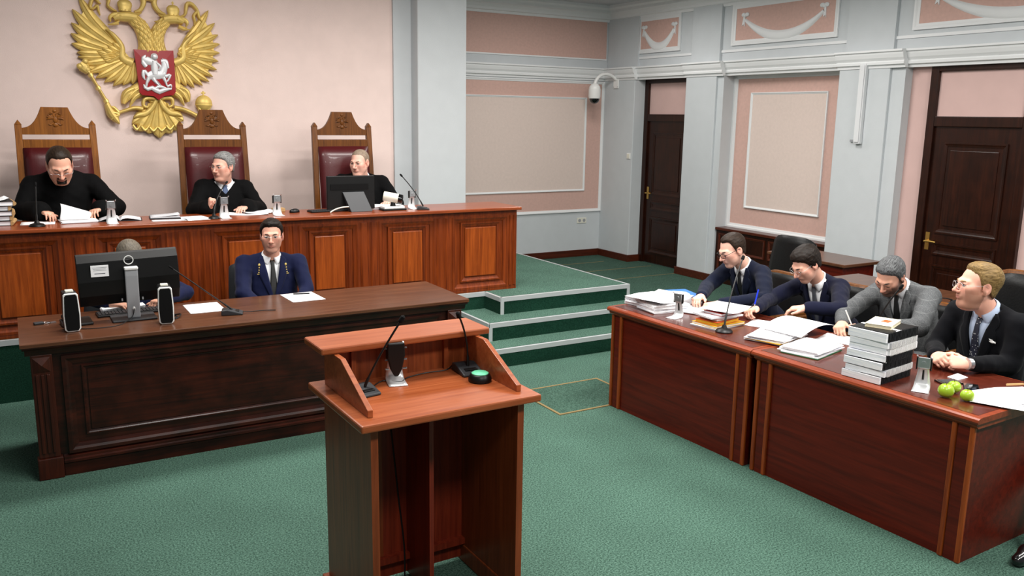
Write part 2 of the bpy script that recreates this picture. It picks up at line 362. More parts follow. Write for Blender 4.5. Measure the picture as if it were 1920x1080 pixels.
# darker carpet sheet in the back bay
struct(box('floor_back_bay', (1.72, 4.6, 5.2, 8.93, 0.0005, 0.0025), 'carpet_grey'))

# --- back wall with the pilaster strip and the column
struct(box('wall_back', (-8, 0.02, 6.9, 7.2, 0.3, 3.75), 'plaster_pink'))
struct(box('wall_back_pilaster', (0.011, 0.28, 6.87, 7.2, 0.3, 3.75), 'plaster_grey'))
struct(box('wall_back_column', (0.215, 0.795, 6.70, 8.95, 0.3, 3.75), 'plaster_grey', bevel=0.01))
# --- niche wall
struct(box('wall_niche', (0.7, 4.6, 8.94, 9.2, 0, 3.75), 'plaster_grey'))
nw = struct(empty('wall_niche_panels', (0, 0, 0)))
box('rose_panel', (0.74, 4.29, 8.934, 8.94, 0.72, 2.62), 'plaster_rose', nw)
box('beige_panel', (0.74, 3.975, 8.930, 8.935, 1.035, 2.40), 'plaster_beige', nw)
frame_mb(MB(), 'y', 8.934, 0.5, 4.31, 0.695, 2.655, 0.042, -0.02).build('panel_moulding', 'stucco_white', nw)
frame_mb(MB(), 'y', 8.932, 0.5, 3.99, 1.02, 2.411, 0.026, -0.018).build('panel_moulding', 'stucco_white', nw)
box('rose_panel', (0.74, 4.33, 8.934, 8.94, 2.985, 3.52), 'plaster_rose', nw)
box('panel_ledge', (0.74, 4.33, 8.925, 8.94, 2.965, 2.985), 'stucco_white', nw)
# --- cornices, ceiling
def cornice(name, axis, c, a0, a1, prof, mat='stucco_white'):
    if axis == 'y': return struct(MB().prism([(c-d, z) for d, z in prof], 'x', a0, a1).build(name, mat))
    return struct(MB().prism([(c-d, z) for d, z in prof], 'y', a0, a1).build(name, mat))
PROF = [(-.02, 2.665), (.02, 2.665), (.024, 2.69), (.05, 2.70), (.052, 2.725), (.044, 2.735), (.064, 2.765), (.075, 2.80), (.078, 2.82), (.098, 2.825), (.098, 2.845), (-.02, 2.85)]
PTOP = [(-.02, 3.52), (.02, 3.52), (.03, 3.55), (.06, 3.56), (.065, 3.59), (.10, 3.63), (.13, 3.64), (.135, 3.675), (.17, 3.70), (.17, 3.75), (-.02, 3.75)]
cornice('trim_niche_cornice', 'y', 8.94, 0.74, 4.40, PROF); cornice('trim_niche_crown', 'y', 8.94, 0.74, 4.40, PTOP)
struct(box('ceiling', (-8, 6, -4.5, 9.4, 3.74, 3.84), 'ceiling_paint'))
# --- right wall
XP, XU, XN = 4.31, 4.40, 4.55
struct(box('wall_right', (XN, 4.9, -4.5, 9.2, 0, 3.75), 'plaster_grey'))
struct(box('wall_right_frieze', (XU, XN+.01, -4.5, 8.95, 2.69, 3.75), 'plaster_grey'))
def pil(y0, y1, steps=()):
    o = struct(box('wall_right_pilaster', (XP, XN+.02, y0, y1, 0, 2.70), 'plaster_grey', bevel=0.008))
    box('upper_pilaster', (XP+.05, XU+.01, y0+.02, y1-.02, 2.84, 3.6), 'plaster_grey', o)
    for a, b, d in steps: box('pilaster_strip', (XP+d, XN+.02, a, b, 0, 2.70), 'plaster_grey', o)
pil(8.19, 8.95)
pil(6.53, 7.10, [(6.42, 6.53, 0.03)])
pil(4.00, 4.63, [(3.84, 4.00, 0.035)])
struct(box('wall_right_bay', (4.46, XN+.01, 2.0, 3.86, 0, 2.70), 'plaster_tile_pink'))
struct(box('wall_right_pilaster', (XP, XN+.02, 1.2, 2.0, 0, 2.70), 'plaster_grey', bevel=0.008))
cornice('trim_right_cornice', 'x', XU, -4.5, 8.93, [(d+.02, z) for d, z in PROF]); cornice('trim_right_crown', 'x', XU, -4.5, 8.93, PTOP)
for a, b in ((8.19, 8.93), (6.42, 7.10), (3.84, 4.63)): cornice('trim_right_cornice_break', 'x', XP+.01, a-.02, b+.02 if b < 8.9 else 8.9, PROF)
struct(box('trim_right_band', (XU-.014, XU, -4.5, 8.93, 2.955, 2.985), 'stucco_white'))
# panel bay between the two pilasters
pb = struct(empty('wall_right_panels', (0, 0, 0)))
box('rose_panel', (XN-.006, XN, 4.60, 6.40, 0.74, 2.66), 'plaster_rose', pb)
box('beige_panel', (XN-.012, XN-.005, 4.955, 6.10, 1.03, 2.435), 'plaster_beige', pb)
frame_mb(MB(), 'x', XN-.006, 4.57, 6.42, 0.735, 2.68, 0.055, -0.025).build('panel_moulding', 'stucco_white', pb)
frame_mb(MB(), 'x', XN-.008, 4.935, 6.122, 1.01, 2.455, 0.026, -0.02).build('panel_moulding', 'stucco_white', pb)
# frieze panels with stucco swags
def swag(y0, y1, z0, z1, nm):
    fp = struct(empty(nm, (0, 0, 0)))
    box('rose_panel', (XU-.006, XU, y0, y1, z0, z1), 'plaster_rose', fp)
    frame_mb(MB(), 'x', XU-.003, y0-.06, y1+.06, z0-.05, z1+.05, 0.06, -0.022).build('frieze_moulding', 'stucco_white', fp)
    yc, hw, zt = (y0+y1)/2, (y1-y0)/2*0.80, z1-.10
    n = 22; V = []
    for i in range(n+1):
        t = -1+2*i/n; zc = zt-0.05-(0.26*(1-t*t))*min(1, (z1-z0)/.46); wd = 0.018+0.045*(1-t*t)
        ang = math.atan2(0.52*t, hw*1.0); row = []
        for k in range(7):
            q = -1+k/3; row.append((XU-.004-0.028*math.sqrt(max(0, 1-q*q)), yc+hw*t-wd*q*math.sin(ang), zc+wd*q*math.cos(ang)))
        V.append(row)
    MB().grid(V).build('swag', 'stucco_white', fp, smooth='all')
    for s in (-1, 1):
        b = MB(); y = yc+s*hw
        b.ball((XU-.012, y-.028, zt+.01), (.016, .036, .026), 10, 6); b.ball((XU-.012, y+.028, zt+.01), (.016, .036, .026), 10, 6); b.ball((XU-.014, y, zt-.005), (.02, .018, .02), 10, 6)
        b.prism([(y-.012+s*.012, zt), (y+.012+s*.012, zt), (y+.028+s*.02, zt-.12), (y+s*.02, zt-.10), (y-.012+s*.016, zt-.13)], 'x', XU-.016, XU-.002)
        b.build('bow', 'stucco_white', fp, smooth=True)
swag(7.40, 8.20, 3.08, 3.48, 'wall_right_frieze_panel'); swag(4.82, 6.32, 3.08, 3.48, 'wall_right_frieze_panel'); swag(1.75, 3.78, 3.08, 3.48, 'wall_right_frieze_panel')
# --- doors
def door(n, xw, y0, y1, ztop, hz, hand):
    d = struct(empty('door_%d' % n, (0, 0, 0)))
    f = MB(); x0, x1 = xw-.05, xw+.03
    f.box(x0, x1, y0, y0+.085, 0, ztop); f.box(x0, x1, y1-.085, y1, 0, ztop); f.box(x0, x1, y0+.085, y1-.085, ztop-.07, ztop); f.box(x0, x1, y0+.085, y1-.085, 2.08, 2.18)
    f.build('door_frame', 'door_wood', d, bevel=.006)
    box('transom_panel', (xw-.012, xw+.02, y0+.08, y1-.08, 2.17, ztop-.06), 'plaster_tile_pink', d)
    lf = box('door_leaf', (xw-.018, xw+.025, y0+.085, y1-.085, 0.012, 2.08), 'door_wood', d)
    for z0, z1 in ((1.02, 1.93), (0.80, 0.93), (0.16, 0.70)):
        frame_mb(MB(), 'x', xw-.018, y0+.20, y1-.20, z0, z1, 0.045, -0.014).build('leaf_moulding', 'door_wood', lf)
        if z1-z0 > .2: box('leaf_panel', (xw-.026, xw-.018, y0+.28, y1-.28, z0+.08, z1-.08), 'door_wood', lf, bevel=.006)
    hb = MB(); yh = (y1-.135) if hand > 0 else (y0+.135)
    hb.box(xw-.024, xw-.018, yh-.022, yh+.022, hz-.09, hz+.09); hb.tube([(xw-.02, yh, hz), (xw-.07, yh, hz)], .011, 8); hb.tube([(xw-.068, yh, hz), (xw-.072, yh-.055, hz+.004), (xw-.068, yh-.12, hz)], [.012, .011, .010], 8)
    hb.build('door_handle', 'brass', lf, smooth=True)
door(1, 4.55, 7.12, 8.19, 2.685, 1.04, 1); door(2, 4.46, 2.55, 3.60, 2.685, 0.93, 1)
# --- skirting
def skirt(nm, dims): struct(box('baseboard_'+nm, dims, 'skirting_wood', bevel=.006))
skirt('niche', (1.71, 4.31, 8.915, 8.94, 0, 0.105)); skirt('niche_platform', (.735, 1.70, 8.915, 8.94, 3*HS, 3*HS+.105)); skirt('right', (4.285, XP, 8.17, 8.92, 0, 0.105)); skirt('right', (4.285, XP, 6.40, 7.12, 0, 0.105)); skirt('right', (XP, XN, 8.168, 8.19, 0, .105))
skirt('right', (XP, XN, 6.395, 6.42, 0, .105)); skirt('right', (4.285, XP, 3.82, 4.65, 0, .105)); skirt('right', (4.435, 4.46, 3.60, 3.83, 0, .105))
# --- timber wainscot in the panel bay
wc = struct(empty('trim_wainscot', (0, 0, 0)))
box('wainscot_body', (4.36, 4.545, 4.64, 6.41, 0.0, 0.70), 'door_wood', wc); box('wainscot_cap', (4.33, 4.545, 4.64, 6.41, 0.70, 0.735), 'skirting_wood', wc, bevel=.006)
for y0, y1 in ((5.56, 6.36), (4.70, 5.50)):
    frame_mb(MB(), 'x', 4.36, y0, y1, 0.42, 0.66, 0.03, -0.014).build('wainscot_moulding', 'skirting_wood', wc); frame_mb(MB(), 'x', 4.36, y0, y1, 0.08, 0.36, 0.03, -0.014).build('wainscot_moulding', 'skirting_wood', wc)
# --- fittings on the walls
t = empty('wall_trunking', (4.31, 4.30, 1.88), 0, 'white vertical plastic lamp housing fixed high on the grey pilaster', 'wall lamp')
MB().box(-.05, -.002, -.045, .035, 0, .84).build('housing', 'plastic_pale', t, bevel=.008); MB().box(-.062, -.05, -.035, .025, .02, .82).build('diffuser', 'plastic_pale', t, bevel=.004)
MB().box(-.02, -.001, .05, .10, .02, .045).build('bracket', 'plastic_grey', t)
t = empty('dome_camera', (4.31, 8.62, 2.66), 0, 'white dome surveillance camera hanging from a curved arm in the corner', 'camera')
MB().box(-.02, -.001, -.06, .06, -.11, .08).build('mount_plate', 'plastic_white', t, bevel=.006)
for y in (-.042, .042):
    for z in (-.09, .06): MB().ball((-.021, y, z), (.004, .007, .007), 8, 5).build('screw', 'plastic_grey', t)
MB().tube(bez((-.02, 0, .02), (-.16, 0, .14), (-.36, 0, .10), (-.40, 0, -.06), 14), .024, 12).build('arm', 'plastic_white', t, smooth=True)
MB().lathe([(.03, 0.0), (.05, -.01), (.078, -.045), (.084, -.07), (.084, -.078), (.089, -.08), (.089, -.19), (.082, -.215)], 24, (-.40, 0, -.05)).build('housing', 'plastic_white', t, smooth=True)
MB().lathe([(.076, -.21), (.074, -.235), (.06, -.265), (.035, -.285), (.005, -.292)], 24, (-.40, 0, -.05)).build('dome', 'glass_dark', t, smooth=True)
t = empty('light_switch', (4.31, 8.26, 1.57), 0, 'small white light switch beside the far door', 'switch')
MB().box(-.012, -.001, -.042, .042, -.042, .042).build('plate', 'plastic_white', t, bevel=.003); MB().box(-.018, -.012, -.028, .028, -.03, .03).build('rocker', 'plastic_cream', t, bevel=.003)
t = empty('wall_socket', (3.97, 8.94, 0.56), 0, 'white double power socket low on the grey wall by the corner', 'socket')
MB().box(-.085, .085, -.012, -.001, -.042, .042).build('plate', 'plastic_cream', t, bevel=.003)
for x in (-.042, .042): MB().lathe([(.026, -.014), (.026, -.012)], 14, (x, 0, 0), axis='y').build('outlet', 'plastic_grey', t)
# ================================================================== furniture
# --- judges' bench
BY, BX, BZ0, BZ1 = 5.202, 0.5725, 3*HS, 1.266
bn = empty('judges_bench', (0, BY, BZ0), 0, 'long reddish-brown panelled wooden bench the three robed judges sit behind', 'bench')
HB = BZ1-BZ0
b = MB(); b.box(-4.6, BX, 0.02, .06, 0, HB-.03); b.box(BX-.03, BX, .06, .50, 0, HB-.03); b.box(-4.6, BX, 0.0, .02, 0, .035); b.box(-4.6, BX, .004, .02, HB-.075, HB-.03)
b.build('carcass', 'bench_wood', bn)
MB().box(-4.7, BX+.028, -.045, .52, HB-.03, HB).build('worktop', 'bench_wood_top', bn, bevel=.006)
pan = [(-.12, .482), (-.845, -.29), (-1.56, -1.03), (-2.275, -1.70), (-3.12, -2.63), (-3.90, -3.345), (-4.55, -4.05)]
for x0, x1 in pan:
    z0, z1 = .03, HB-.075
    p = frame_mb(MB(), 'y', .02, x0, x1, z0, z1, .055, -.022).build('panel_frame', 'bench_wood', bn)
    iw = (x1-x0)
    frame_mb(MB(), 'y', .02, x0+.085, x1-.085, z0+.075, z1-.055, .038, -.017).build('panel_moulding', 'bench_wood', bn)
    MB().box(x0+.135, x1-.135, .006, .02, z0+.125, z1-.105).build('raised_panel', 'bench_wood_panel', bn, bevel=.006)
gaps = [(.482, BX)]+[(pan[i+1][1], pan[i][0]) for i in range(len(pan)-1)]
for x0, x1 in gaps:
    MB().box(x0, x1, .002, .02, .03, HB-.075).build('stile', 'bench_wood', bn)
    n = max(2, int((x1-x0)/.075)); w = (x1-x0)/n
    for k in range(n): MB().prism([(x0+k*w+.006, .002), (x0+(k+.25)*w, -.007), (x0+(k+.75)*w, -.007), (x0+(k+1)*w-.006, .002)], 'z', .04, HB-.08).build('reed', 'bench_wood', bn)
# --- clerks' desk
DX, DY, DH, DL = -3.6706, 3.4772, 0.8233, 2.8143
dk = empty('clerks_desk', (DX, DY, 0), -0.0046, 'dark brown panelled desk with the monitor and speakers on it', 'desk')
MB().prism([(0, DH-.022), (0, DH-.004), (.004, DH), (.75, DH), (.75, DH-.022)], 'x', 0, DL).build('desktop', 'desk_dark_top', dk)
MB().prism([(.012, DH-.04), (.004, DH-.03), (.004, DH-.022), (.74, DH-.022), (.74, DH-.04)], 'x', .008, DL-.008).build('top_moulding', 'desk_dark', dk)
MB().prism([(.030, DH-.075), (.022, DH-.055), (.014, DH-.04), (.73, DH-.04), (.73, DH-.075)], 'x', .02, DL-.02).build('under_moulding', 'desk_dark', dk)
b = MB(); b.box(.06, DL-.06, .055, .08, 0, DH-.075); b.box(.06, .09, .08, .72, 0, DH-.075); b.box(DL-.09, DL-.06, .08, .72, 0, DH-.075)
b.build('carcass', 'desk_dark', dk)
for x in (.045, DL-.155):
    pst = MB().box(x, x+.11, .03, .085, .13, DH-.075).build('corner_post', 'desk_dark_z', dk, bevel=.004)
    MB().box(x-.012, x+.122, .018, .09, 0, .13).build('plinth_block', 'desk_dark_z', dk, bevel=.006)
    for k in range(3): MB().box(x+.018+k*.028, x+.034+k*.028, .022, .031, .16, DH-.19).build('flute', 'desk_dark_z', pst, bevel=.003)
    MB().add([(x+.01, .03, DH-.18), (x+.10, .03, DH-.18), (x+.10, .03, DH-.09), (x+.01, .03, DH-.09), (x+.055, .008, DH-.135)], [(0, 1, 4), (1, 2, 4), (2, 3, 4), (3, 0, 4)]).build('rosette', 'desk_dark_z', pst)
frame_mb(MB(), 'y', .055, .20, DL-.20, .135, DH-.095, .055, -.02).build('front_moulding', 'desk_dark', dk)
frame_mb(MB(), 'y', .055, .30, DL-.30, .235, DH-.165, .022, -.012).build('inner_moulding', 'desk_dark', dk)
MB().box(.33, DL-.33, .048, .056, .262, DH-.192).build('front_panel', 'desk_dark', dk)
MB().prism([(.04, 0), (.04, .075), (.022, .085), (.022, .098), (.034, .104), (.034, .118), (.055, .13), (.06, 0)], 'x', .17, DL-.17).build('base_moulding', 'desk_dark', dk)
# --- lawyers' desks (two side by side)
RX, RY, RZ, RL, RYAW = .0718, 3.0504, 0.76, 2.7662, .0335
def lawyer_desk(y0, y1, label, endposts):
    root = empty('lawyers_desk', (RX, RY, 0), RYAW, label, 'desk', "red-brown desks in the lawyers' row")
    L = abs(y1-y0)
    MB().prism([(0, RZ-.030), (-.004, RZ-.02), (0, RZ-.008), (.012, RZ-.002), (.03, RZ), (.80, RZ), (.80, RZ-.03)], 'y', y0, y1).build('edge_top', 'mahogany_edge', root)
    MB().box(.045, .79, min(y0, y1)+.03, max(y0, y1)-.03, RZ-.001, RZ+.0015).build('inlay_top', 'mahogany_top', root)
    MB().prism([(.028, RZ-.06), (.012, RZ-.045), (.01, RZ-.03), (.79, RZ-.03), (.79, RZ-.06)], 'y', y0-.012, y1+.012).build('under_moulding', 'mahogany_edge', root)
    b = MB(); a, c = min(y0, y1)+.03, max(y0, y1)-.03
    b.box(.042, .062, a, c, 0, RZ-.055); b.box(.06, .74, a, a+.025, 0, RZ-.055); b.box(.06, .74, c-.025, c, 0, RZ-.055)
    b.build('carcass', 'mahogany', root)
    for s in (a-.004, a+.085, c-.107, c-.018): MB().box(.026, .046, s, s+.026, 0, RZ-.055).build('corner_strip', 'mahogany_z', root, bevel=.006)
    for s in (a+.022, c-.085): MB().box(.034, .044, s, s+.06, 0, RZ-.055).build('corner_board', 'mahogany', root)
lawyer_desk(0, -1.375, 'red-brown desk nearer the green steps, under the paper stacks and yellow folders', 1)
lawyer_desk(-1.381, -RL, 'red-brown desk at the right, carrying the tall stack of spiral-bound volumes and apples', 1)
# --- lectern
lt = empty('lectern', (-2.6079, 0.973, 0), 0.0129, 'orange-brown wooden lectern with sloping cheeks in the foreground', 'lectern')
LW, LD, LH = .7922, .6204, .9848
MB().box(0, LW, 0, LD, LH-.032, LH).build('desk_board', 'lectern_wood', lt, bevel=.007)
MB().box(.055, .085, .05, LD-.045, .09, LH-.032).build('side_panel', 'lectern_wood_z', lt); MB().box(LW-.085, LW-.055, .05, LD-.045, .09, LH-.032).build('side_panel', 'lectern_wood_z', lt)
MB().box(.085, LW-.085, LD-.075, LD-.055, .02, LH-.032).build('back_panel', 'lectern_back', lt)
MB().box(.03, .09, .03, LD-.02, 0, .09).build('plinth', 'lectern_wood_z', lt, bevel=.006); MB().box(LW-.09, LW-.03, .03, LD-.02, 0, .09).build('plinth', 'lectern_wood_z', lt, bevel=.006)
MB().box(.42, .44, .30, LD-.075, .02, LH-.032).build('divider', 'lectern_back', lt); MB().box(.085, LW-.085, LD-.11, LD-.075, .10, .13).build('rail', 'lectern_back', lt)
MB().box(.28, .30, LD-.082, LD-.072, .12, LH-.05).build('back_batten', 'lectern_wood_z', lt)
SHZ = 1.1744
for x in (.055, LW-.077):
    MB().prism([(.075, LH), (.075, LH+.028), (.36, SHZ-.03), (LD-.06, SHZ-.03), (LD-.06, LH)], 'x', x, x+.022).build('cheek', 'lectern_wood', lt, bevel=.002)
MB().box(.077, LW-.077, LD-.085, LD-.065, LH, SHZ-.03).build('upper_back', 'lectern_wood_z', lt)
for x in (.16, .60): MB().box(x, x+.02, LD-.105, LD-.085, LH, SHZ-.03).build('upper_batten', 'lectern_wood_z', lt)
MB().box(.002, LW-.002, .4358, .4358+.226, SHZ-.03, SHZ).build('top_shelf', 'lectern_wood', lt, bevel=.007)

# --- judges' high-backed chairs
def judge_chair(x, y, label, wood_m):
    c = empty('judge_chair', (x, y, BZ0), 0, label, 'chair', 'high-backed judge chairs')
    hw = .30; top = 2.02-BZ0
    for s in (-1, 1):
        # raked post, wider apart at the bottom
        xa, xb = s*(hw-.025), s*(hw+.02)
        MB().add([(xb-s*.052, -.13, 0), (xb, -.13, 0), (xb, -.085, 0), (xb-s*.052, -.085, 0), (xa-s*.052+s*.025, 0, top-.03), (xa+s*.025, 0, top-.03), (xa+s*.025, .045, top-.03), (xa-s*.052+s*.025, .045, top-.03)],
                 [(0, 3, 2, 1), (4, 5, 6, 7), (0, 1, 5, 4), (1, 2, 6, 5), (2, 3, 7, 6), (3, 0, 4, 7)]).build('post', wood_m, c, bevel=.004)
        xc = xa-s*.001; MB().add([(xc-.028, -.002, top-.03), (xc+.028, -.002, top-.03), (xc+.028, .047, top-.03), (xc-.028, .047, top-.03), (xc, -.002, top+.01), (xc, .047, top+.01)], [(0, 1, 4), (2, 3, 5), (1, 2, 5, 4), (3, 0, 4, 5), (0, 3, 2, 1)]).build('finial', wood_m, c)
        MB().box(s*hw-.03, s*hw+.03, -.62, -.09, .60, .64).build('armrest', wood_m, c, bevel=.01); MB().box(s*hw-.025, s*hw+.025, -.58, -.53, 0, .60).build('leg', wood_m, c, bevel=.004)
    # crest: flat top, concave shoulders
    w0 = hw-.05; zt = 2.135-BZ0; zs = top-.055; zb = 1.91-BZ0
    pts = [(-w0, zb), (w0, zb), (w0, zs)]
    for k in range(9):
        t = k/8; pts.append((w0-.005-(w0-.105)*t, zs+(zt-zs)*(.10*t+.90*t**2.6)))
    pts += [(-p[0], p[1]) for p in pts[:2:-1]]+[(-w0, zs)]
    MB().prism(pts, 'y', .004, .038).build('crest', wood_m, c, bevel=.003)
    MB().box(-w0, w0, -.012, .024, 1.80-BZ0, 1.872-BZ0).build('rail', wood_m, c, bevel=.004)
    MB().box(-w0-.01, w0+.01, -.10, -.06, .45, .50).build('rail', wood_m, c)
    n = 9; P = []
    for i in range(n+1):
        row = []
        for j in range(n+1):
            u = -1+2*j/n; v = i/n; z = .50+(1.80-BZ0-.50)*v; yb = -.095+.083*v
            row.append((u*w0, yb-.03*(1-abs(u)**8)*(1-abs(2*v-1)**10), z))
        P.append(row)
    MB().grid(P).build('back_cushion', 'leather_red', c, smooth='all', solid=.03)
    MB().box(-.27, .27, -.60, -.11, .40, .48).build('seat', 'leather_red', c, bevel=.03, seg=3); MB().box(-.28, .28, -.60, -.10, .33, .40).build('seat_frame', wood_m, c)
    # carved double-headed eagle on the crest
    e = MB(); zc = zt-.10
    e.ball((0, .002, zc), (.018, .007, .03), 10, 6); e.ball((0, .002, zc-.045), (.022, .006, .018), 10, 6)
    for s in (-1, 1):
        e.tube([(s*.006, .001, zc+.02), (s*.016, .001, zc+.045), (s*.032, .001, zc+.05), (s*.042, .001, zc+.042)], [.008, .007, .008, .003], 7)
        for k in range(5): a = R(100-k*30); e.tube([(s*.015, .001, zc+.01), (s*(.03+.02*math.sin(a)), .001, zc+.01+.02*math.cos(a)), (s*(.022+.042*math.sin(a)), .001, zc+.005+.044*math.cos(a))], [.006, .008, .003], 6)
        e.tube([(s*.01, .001, zc-.03), (s*.035, .001, zc-.045), (s*.05, .001, zc-.04)], [.006, .005, .006], 6)
    e.ball((0, .001, zc+.068), (.014, .006, .012), 10, 6)
    e.build('carved_emblem', wood_m, c, smooth=True)
judge_chair(-3.255, 6.30, 'high-backed chair of the bearded judge at the far left, carved crest and red leather', 'chair_wood')
judge_chair(-2.00, 6.30, 'high-backed chair of the grey-haired judge, carved crest below the golden orb', 'chair_wood_dark')
judge_chair(-.775, 6.30, 'high-backed chair of the judge behind the black monitor, nearest the grey column', 'chair_wood_dark')
# --- chairs of the lawyers and the uniformed man
def side_chair(loc, rz, label, wood_rim=True, hi=.96, mat='leather_black'):
    # faces local -Y
    c = empty('conference_chair', loc, rz, label, 'chair', 'dark chairs in the courtroom')
    MB().box(-.25, .25, -.26, .22, .40, .48).build('seat', mat, c, bevel=.03, seg=3)
    P = []
    n = 10
    for i in range(9):
        v = i/8; row = []
        for j in range(n+1):
            u = -1+2*j/n; row.append((u*.25*(1-.12*v**3), .22+.07*v-.05*(1-u*u)-.0, .50+(hi-.50)*v-(.05*u**4 if v > .9 else 0)))
        P.append(row)
    MB().grid(P).build('backrest', mat, c, smooth='all', solid=.06)
    if wood_rim:
        MB().tube([(-.26+.52*k/12, .30-.055*(1-(2*k/12-1)**2), hi+.0-.045*(2*k/12-1)**4) for k in range(13)], .024, 8).build('top_rim', 'chair_wood_dark', c, smooth=True)
    for s in (-1, 1):
        MB().box(s*.262-.022, s*.262+.022, -.22, .25, .60, .63).build('armrest', 'chair_wood_dark' if wood_rim else 'plastic_black', c, bevel=.01)
        MB().box(s*.262-.018, s*.262+.018, -.22, -.18, .0, .60).build('leg', 'chair_wood_dark' if wood_rim else 'plastic_black', c); MB().box(s*.262-.018, s*.262+.018, .22, .26, .0, .60).build('leg', 'chair_wood_dark' if wood_rim else 'plastic_black', c)
    return c
side_chair((1.57, 2.92, 0), R(-90), 'dark chair with a wooden rim under the first lawyer from the steps', hi=.875)
side_chair((1.60, 2.30, 0), R(-90), 'dark chair with a wooden rim under the young dark-haired lawyer', hi=.885)
side_chair((1.60, 1.64, 0), R(-90), 'dark chair with a wooden rim under the lawyer in tweed', hi=.88)
side_chair((1.56, .98, 0), R(-90), 'tall black leather chair with a wooden rim under the blond lawyer', hi=1.19)
side_chair((2.33, 3.56, 0), R(-90), 'tall black leather chair standing empty below the wall panel', False, 1.07)
side_chair((-1.98, 4.62, 0), 0, 'grey-backed chair under the man in blue uniform', False, .98, 'plastic_dark')
side_chair((-3.0, 4.62, 0), 0, 'chair under the clerk hidden behind the monitor', False, .80, 'plastic_dark')
# --- tables behind the lawyers
def rear_table(x0, x1, y0, y1, label):
    r = empty('rear_table', ((x0+x1)/2, (y0+y1)/2, 0), 0, label, 'table'); hx, hy = (x1-x0)/2, (y1-y0)/2
    MB().box(-hx, hx, -hy, hy, .735, .765).build('tabletop', 'desk_dark_top', r, bevel=.006); MB().box(-hx+.03, -hx+.055, -hy+.04, hy-.04, .04, .735).build('modesty_panel', 'mahogany', r)
    for s in (-1, 1): MB().box(-hx+.05, hx-.05, s*(hy-.06)-.015, s*(hy-.06)+.015, 0, .735).build('end_panel', 'mahogany', r)
rear_table(3.20, 3.75, 3.47, 4.45, 'dark brown table by the far pilaster behind the lawyers')
rear_table(2.35, 2.95, 1.0, 3.12, 'brown table in the row right behind the lawyers')
# ================================================================== things on the desks
TB = BZ1+.0005; TD = DH; TR = RZ+.0018
def sheet(name, x, y, z, w, d, rz, label, mat='paper', curl=0.0, cat='paper', group=None, t=.0012):
    n = 8; P = [[((-.5+j/n)*w, (-.5+i/n)*d, curl*((abs(-.5+j/n)*2)**3+.6*math.sin(i*1.3+j)*.08)) for j in range(n+1)] for i in range(n+1)]
    o = MB().grid(P).build(name, mat, smooth='all', solid=t); o.location = (x, y, z+t); o.rotation_euler = (0, 0, rz); return tag(o, label, cat, group)
def paper_stack(name, x, y, z, w, d, h, rz, label, n=10, jit=.008, top='paper', mats=None, sag=0.0, cat='papers', seed=1):
    rs = random.Random(seed); r = empty(name, (x, y, z), rz, label, cat); t = h/n
    for k in range(n):
        m = mats[k % len(mats)] if mats else ('paper_page' if k < n-1 else top); a = rs.uniform(-1, 1)*jit*6; dx, dy = rs.uniform(-jit, jit), rs.uniform(-jit, jit)
        q = MB(); nx = 6
        for i in range(1): pass
        V = []; 
        for zz in (0, t*.88):
            V.append([[(u*w/2, v*d/2, k*t+zz+sag*(1-u*u)*(k/n)+(.25*t*math.sin(5*u+k))) for u in np.linspace(-1, 1, nx+1)] for v in (-1, 1)])
        pts = [p for L in V for row in L for p in row]; nn = nx+1; fs = []
        for j in range(nx):
            fs += [(j, j+1, nn+j+1, nn+j), (2*nn+j, 3*nn+j, 3*nn+j+1, 2*nn+j+1), (j, 2*nn+j, 2*nn+j+1, j+1), (nn+j, nn+j+1, 3*nn+j+1, 3*nn+j)]
        fs += [(0, nn, 3*nn, 2*nn), (nx, 2*nn+nx, 3*nn+nx, nn+nx)]
        q.add(pts, fs); q.xf(Matrix.Translation((dx, dy, 0)) @ Matrix.Rotation(a, 4, 'Z')); q.build('sheet_bundle', m, r)
    return r
def tablet_stand(x, y, z, rz, label, prongs=True, dev=False, s=1.0):
    r = empty('metal_stand', (x, y, z), rz, label, 'stand', 'empty metal tablet stands' if not dev else None)
    # faces local -Y; foot plate, bend, tapering upright with a slot, clamp head
    n = 9; P = []
    prof = [(-.075, .002), (-.03, .002), (.0, .004), (.018, .012), (.026, .03), (.022, .07), (.012, .12), (.006, .145)]
    wd = [.040, .040, .040, .039, .037, .030, .024, .022]
    for (b, c), w in zip(prof, wd): P.append([(u*w*s, b*s, c*s) for u in (-1, -.5, 0, .5, 1)])
    MB().grid(P).build('bracket', 'steel_white', r, smooth=True, solid=.003, angle=50)
    MB().add([(-.005*s, .0205*s, .045*s), (.005*s, .0205*s, .045*s), (.004*s, .0115*s, .098*s), (-.004*s, .0115*s, .098*s), (-.005*s, .029*s, .045*s), (.005*s, .029*s, .045*s), (.004*s, .02*s, .098*s), (-.004*s, .02*s, .098*s)], [(0, 1, 2, 3), (4, 7, 6, 5), (0, 4, 5, 1), (1, 5, 6, 2), (2, 6, 7, 3), (3, 7, 4, 0)]).build('slot', 'plastic_black', r)
    MB().box(-.030*s, .030*s, .0*s, .012*s, .110*s, .168*s).build('clamp_head', 'steel', r, bevel=.003)
    for q in (-1, 1):
        MB().box(q*.030*s, q*.037*s, .004*s, .022*s, .10*s, .165*s).build('clamp_pad', 'plastic_black', r, bevel=.002)
        MB().tube([(q*.026*s, 0, .165*s), (q*.034*s, -.012*s, .178*s)], [.003*s, .004*s], 6).build('prong', 'steel', r)
    MB().lathe([(.011*s, -.004*s), (.011*s, .001*s)], 14, (0, 0, .138*s), axis='y').build('pivot', 'steel', r, smooth=True)
    return r
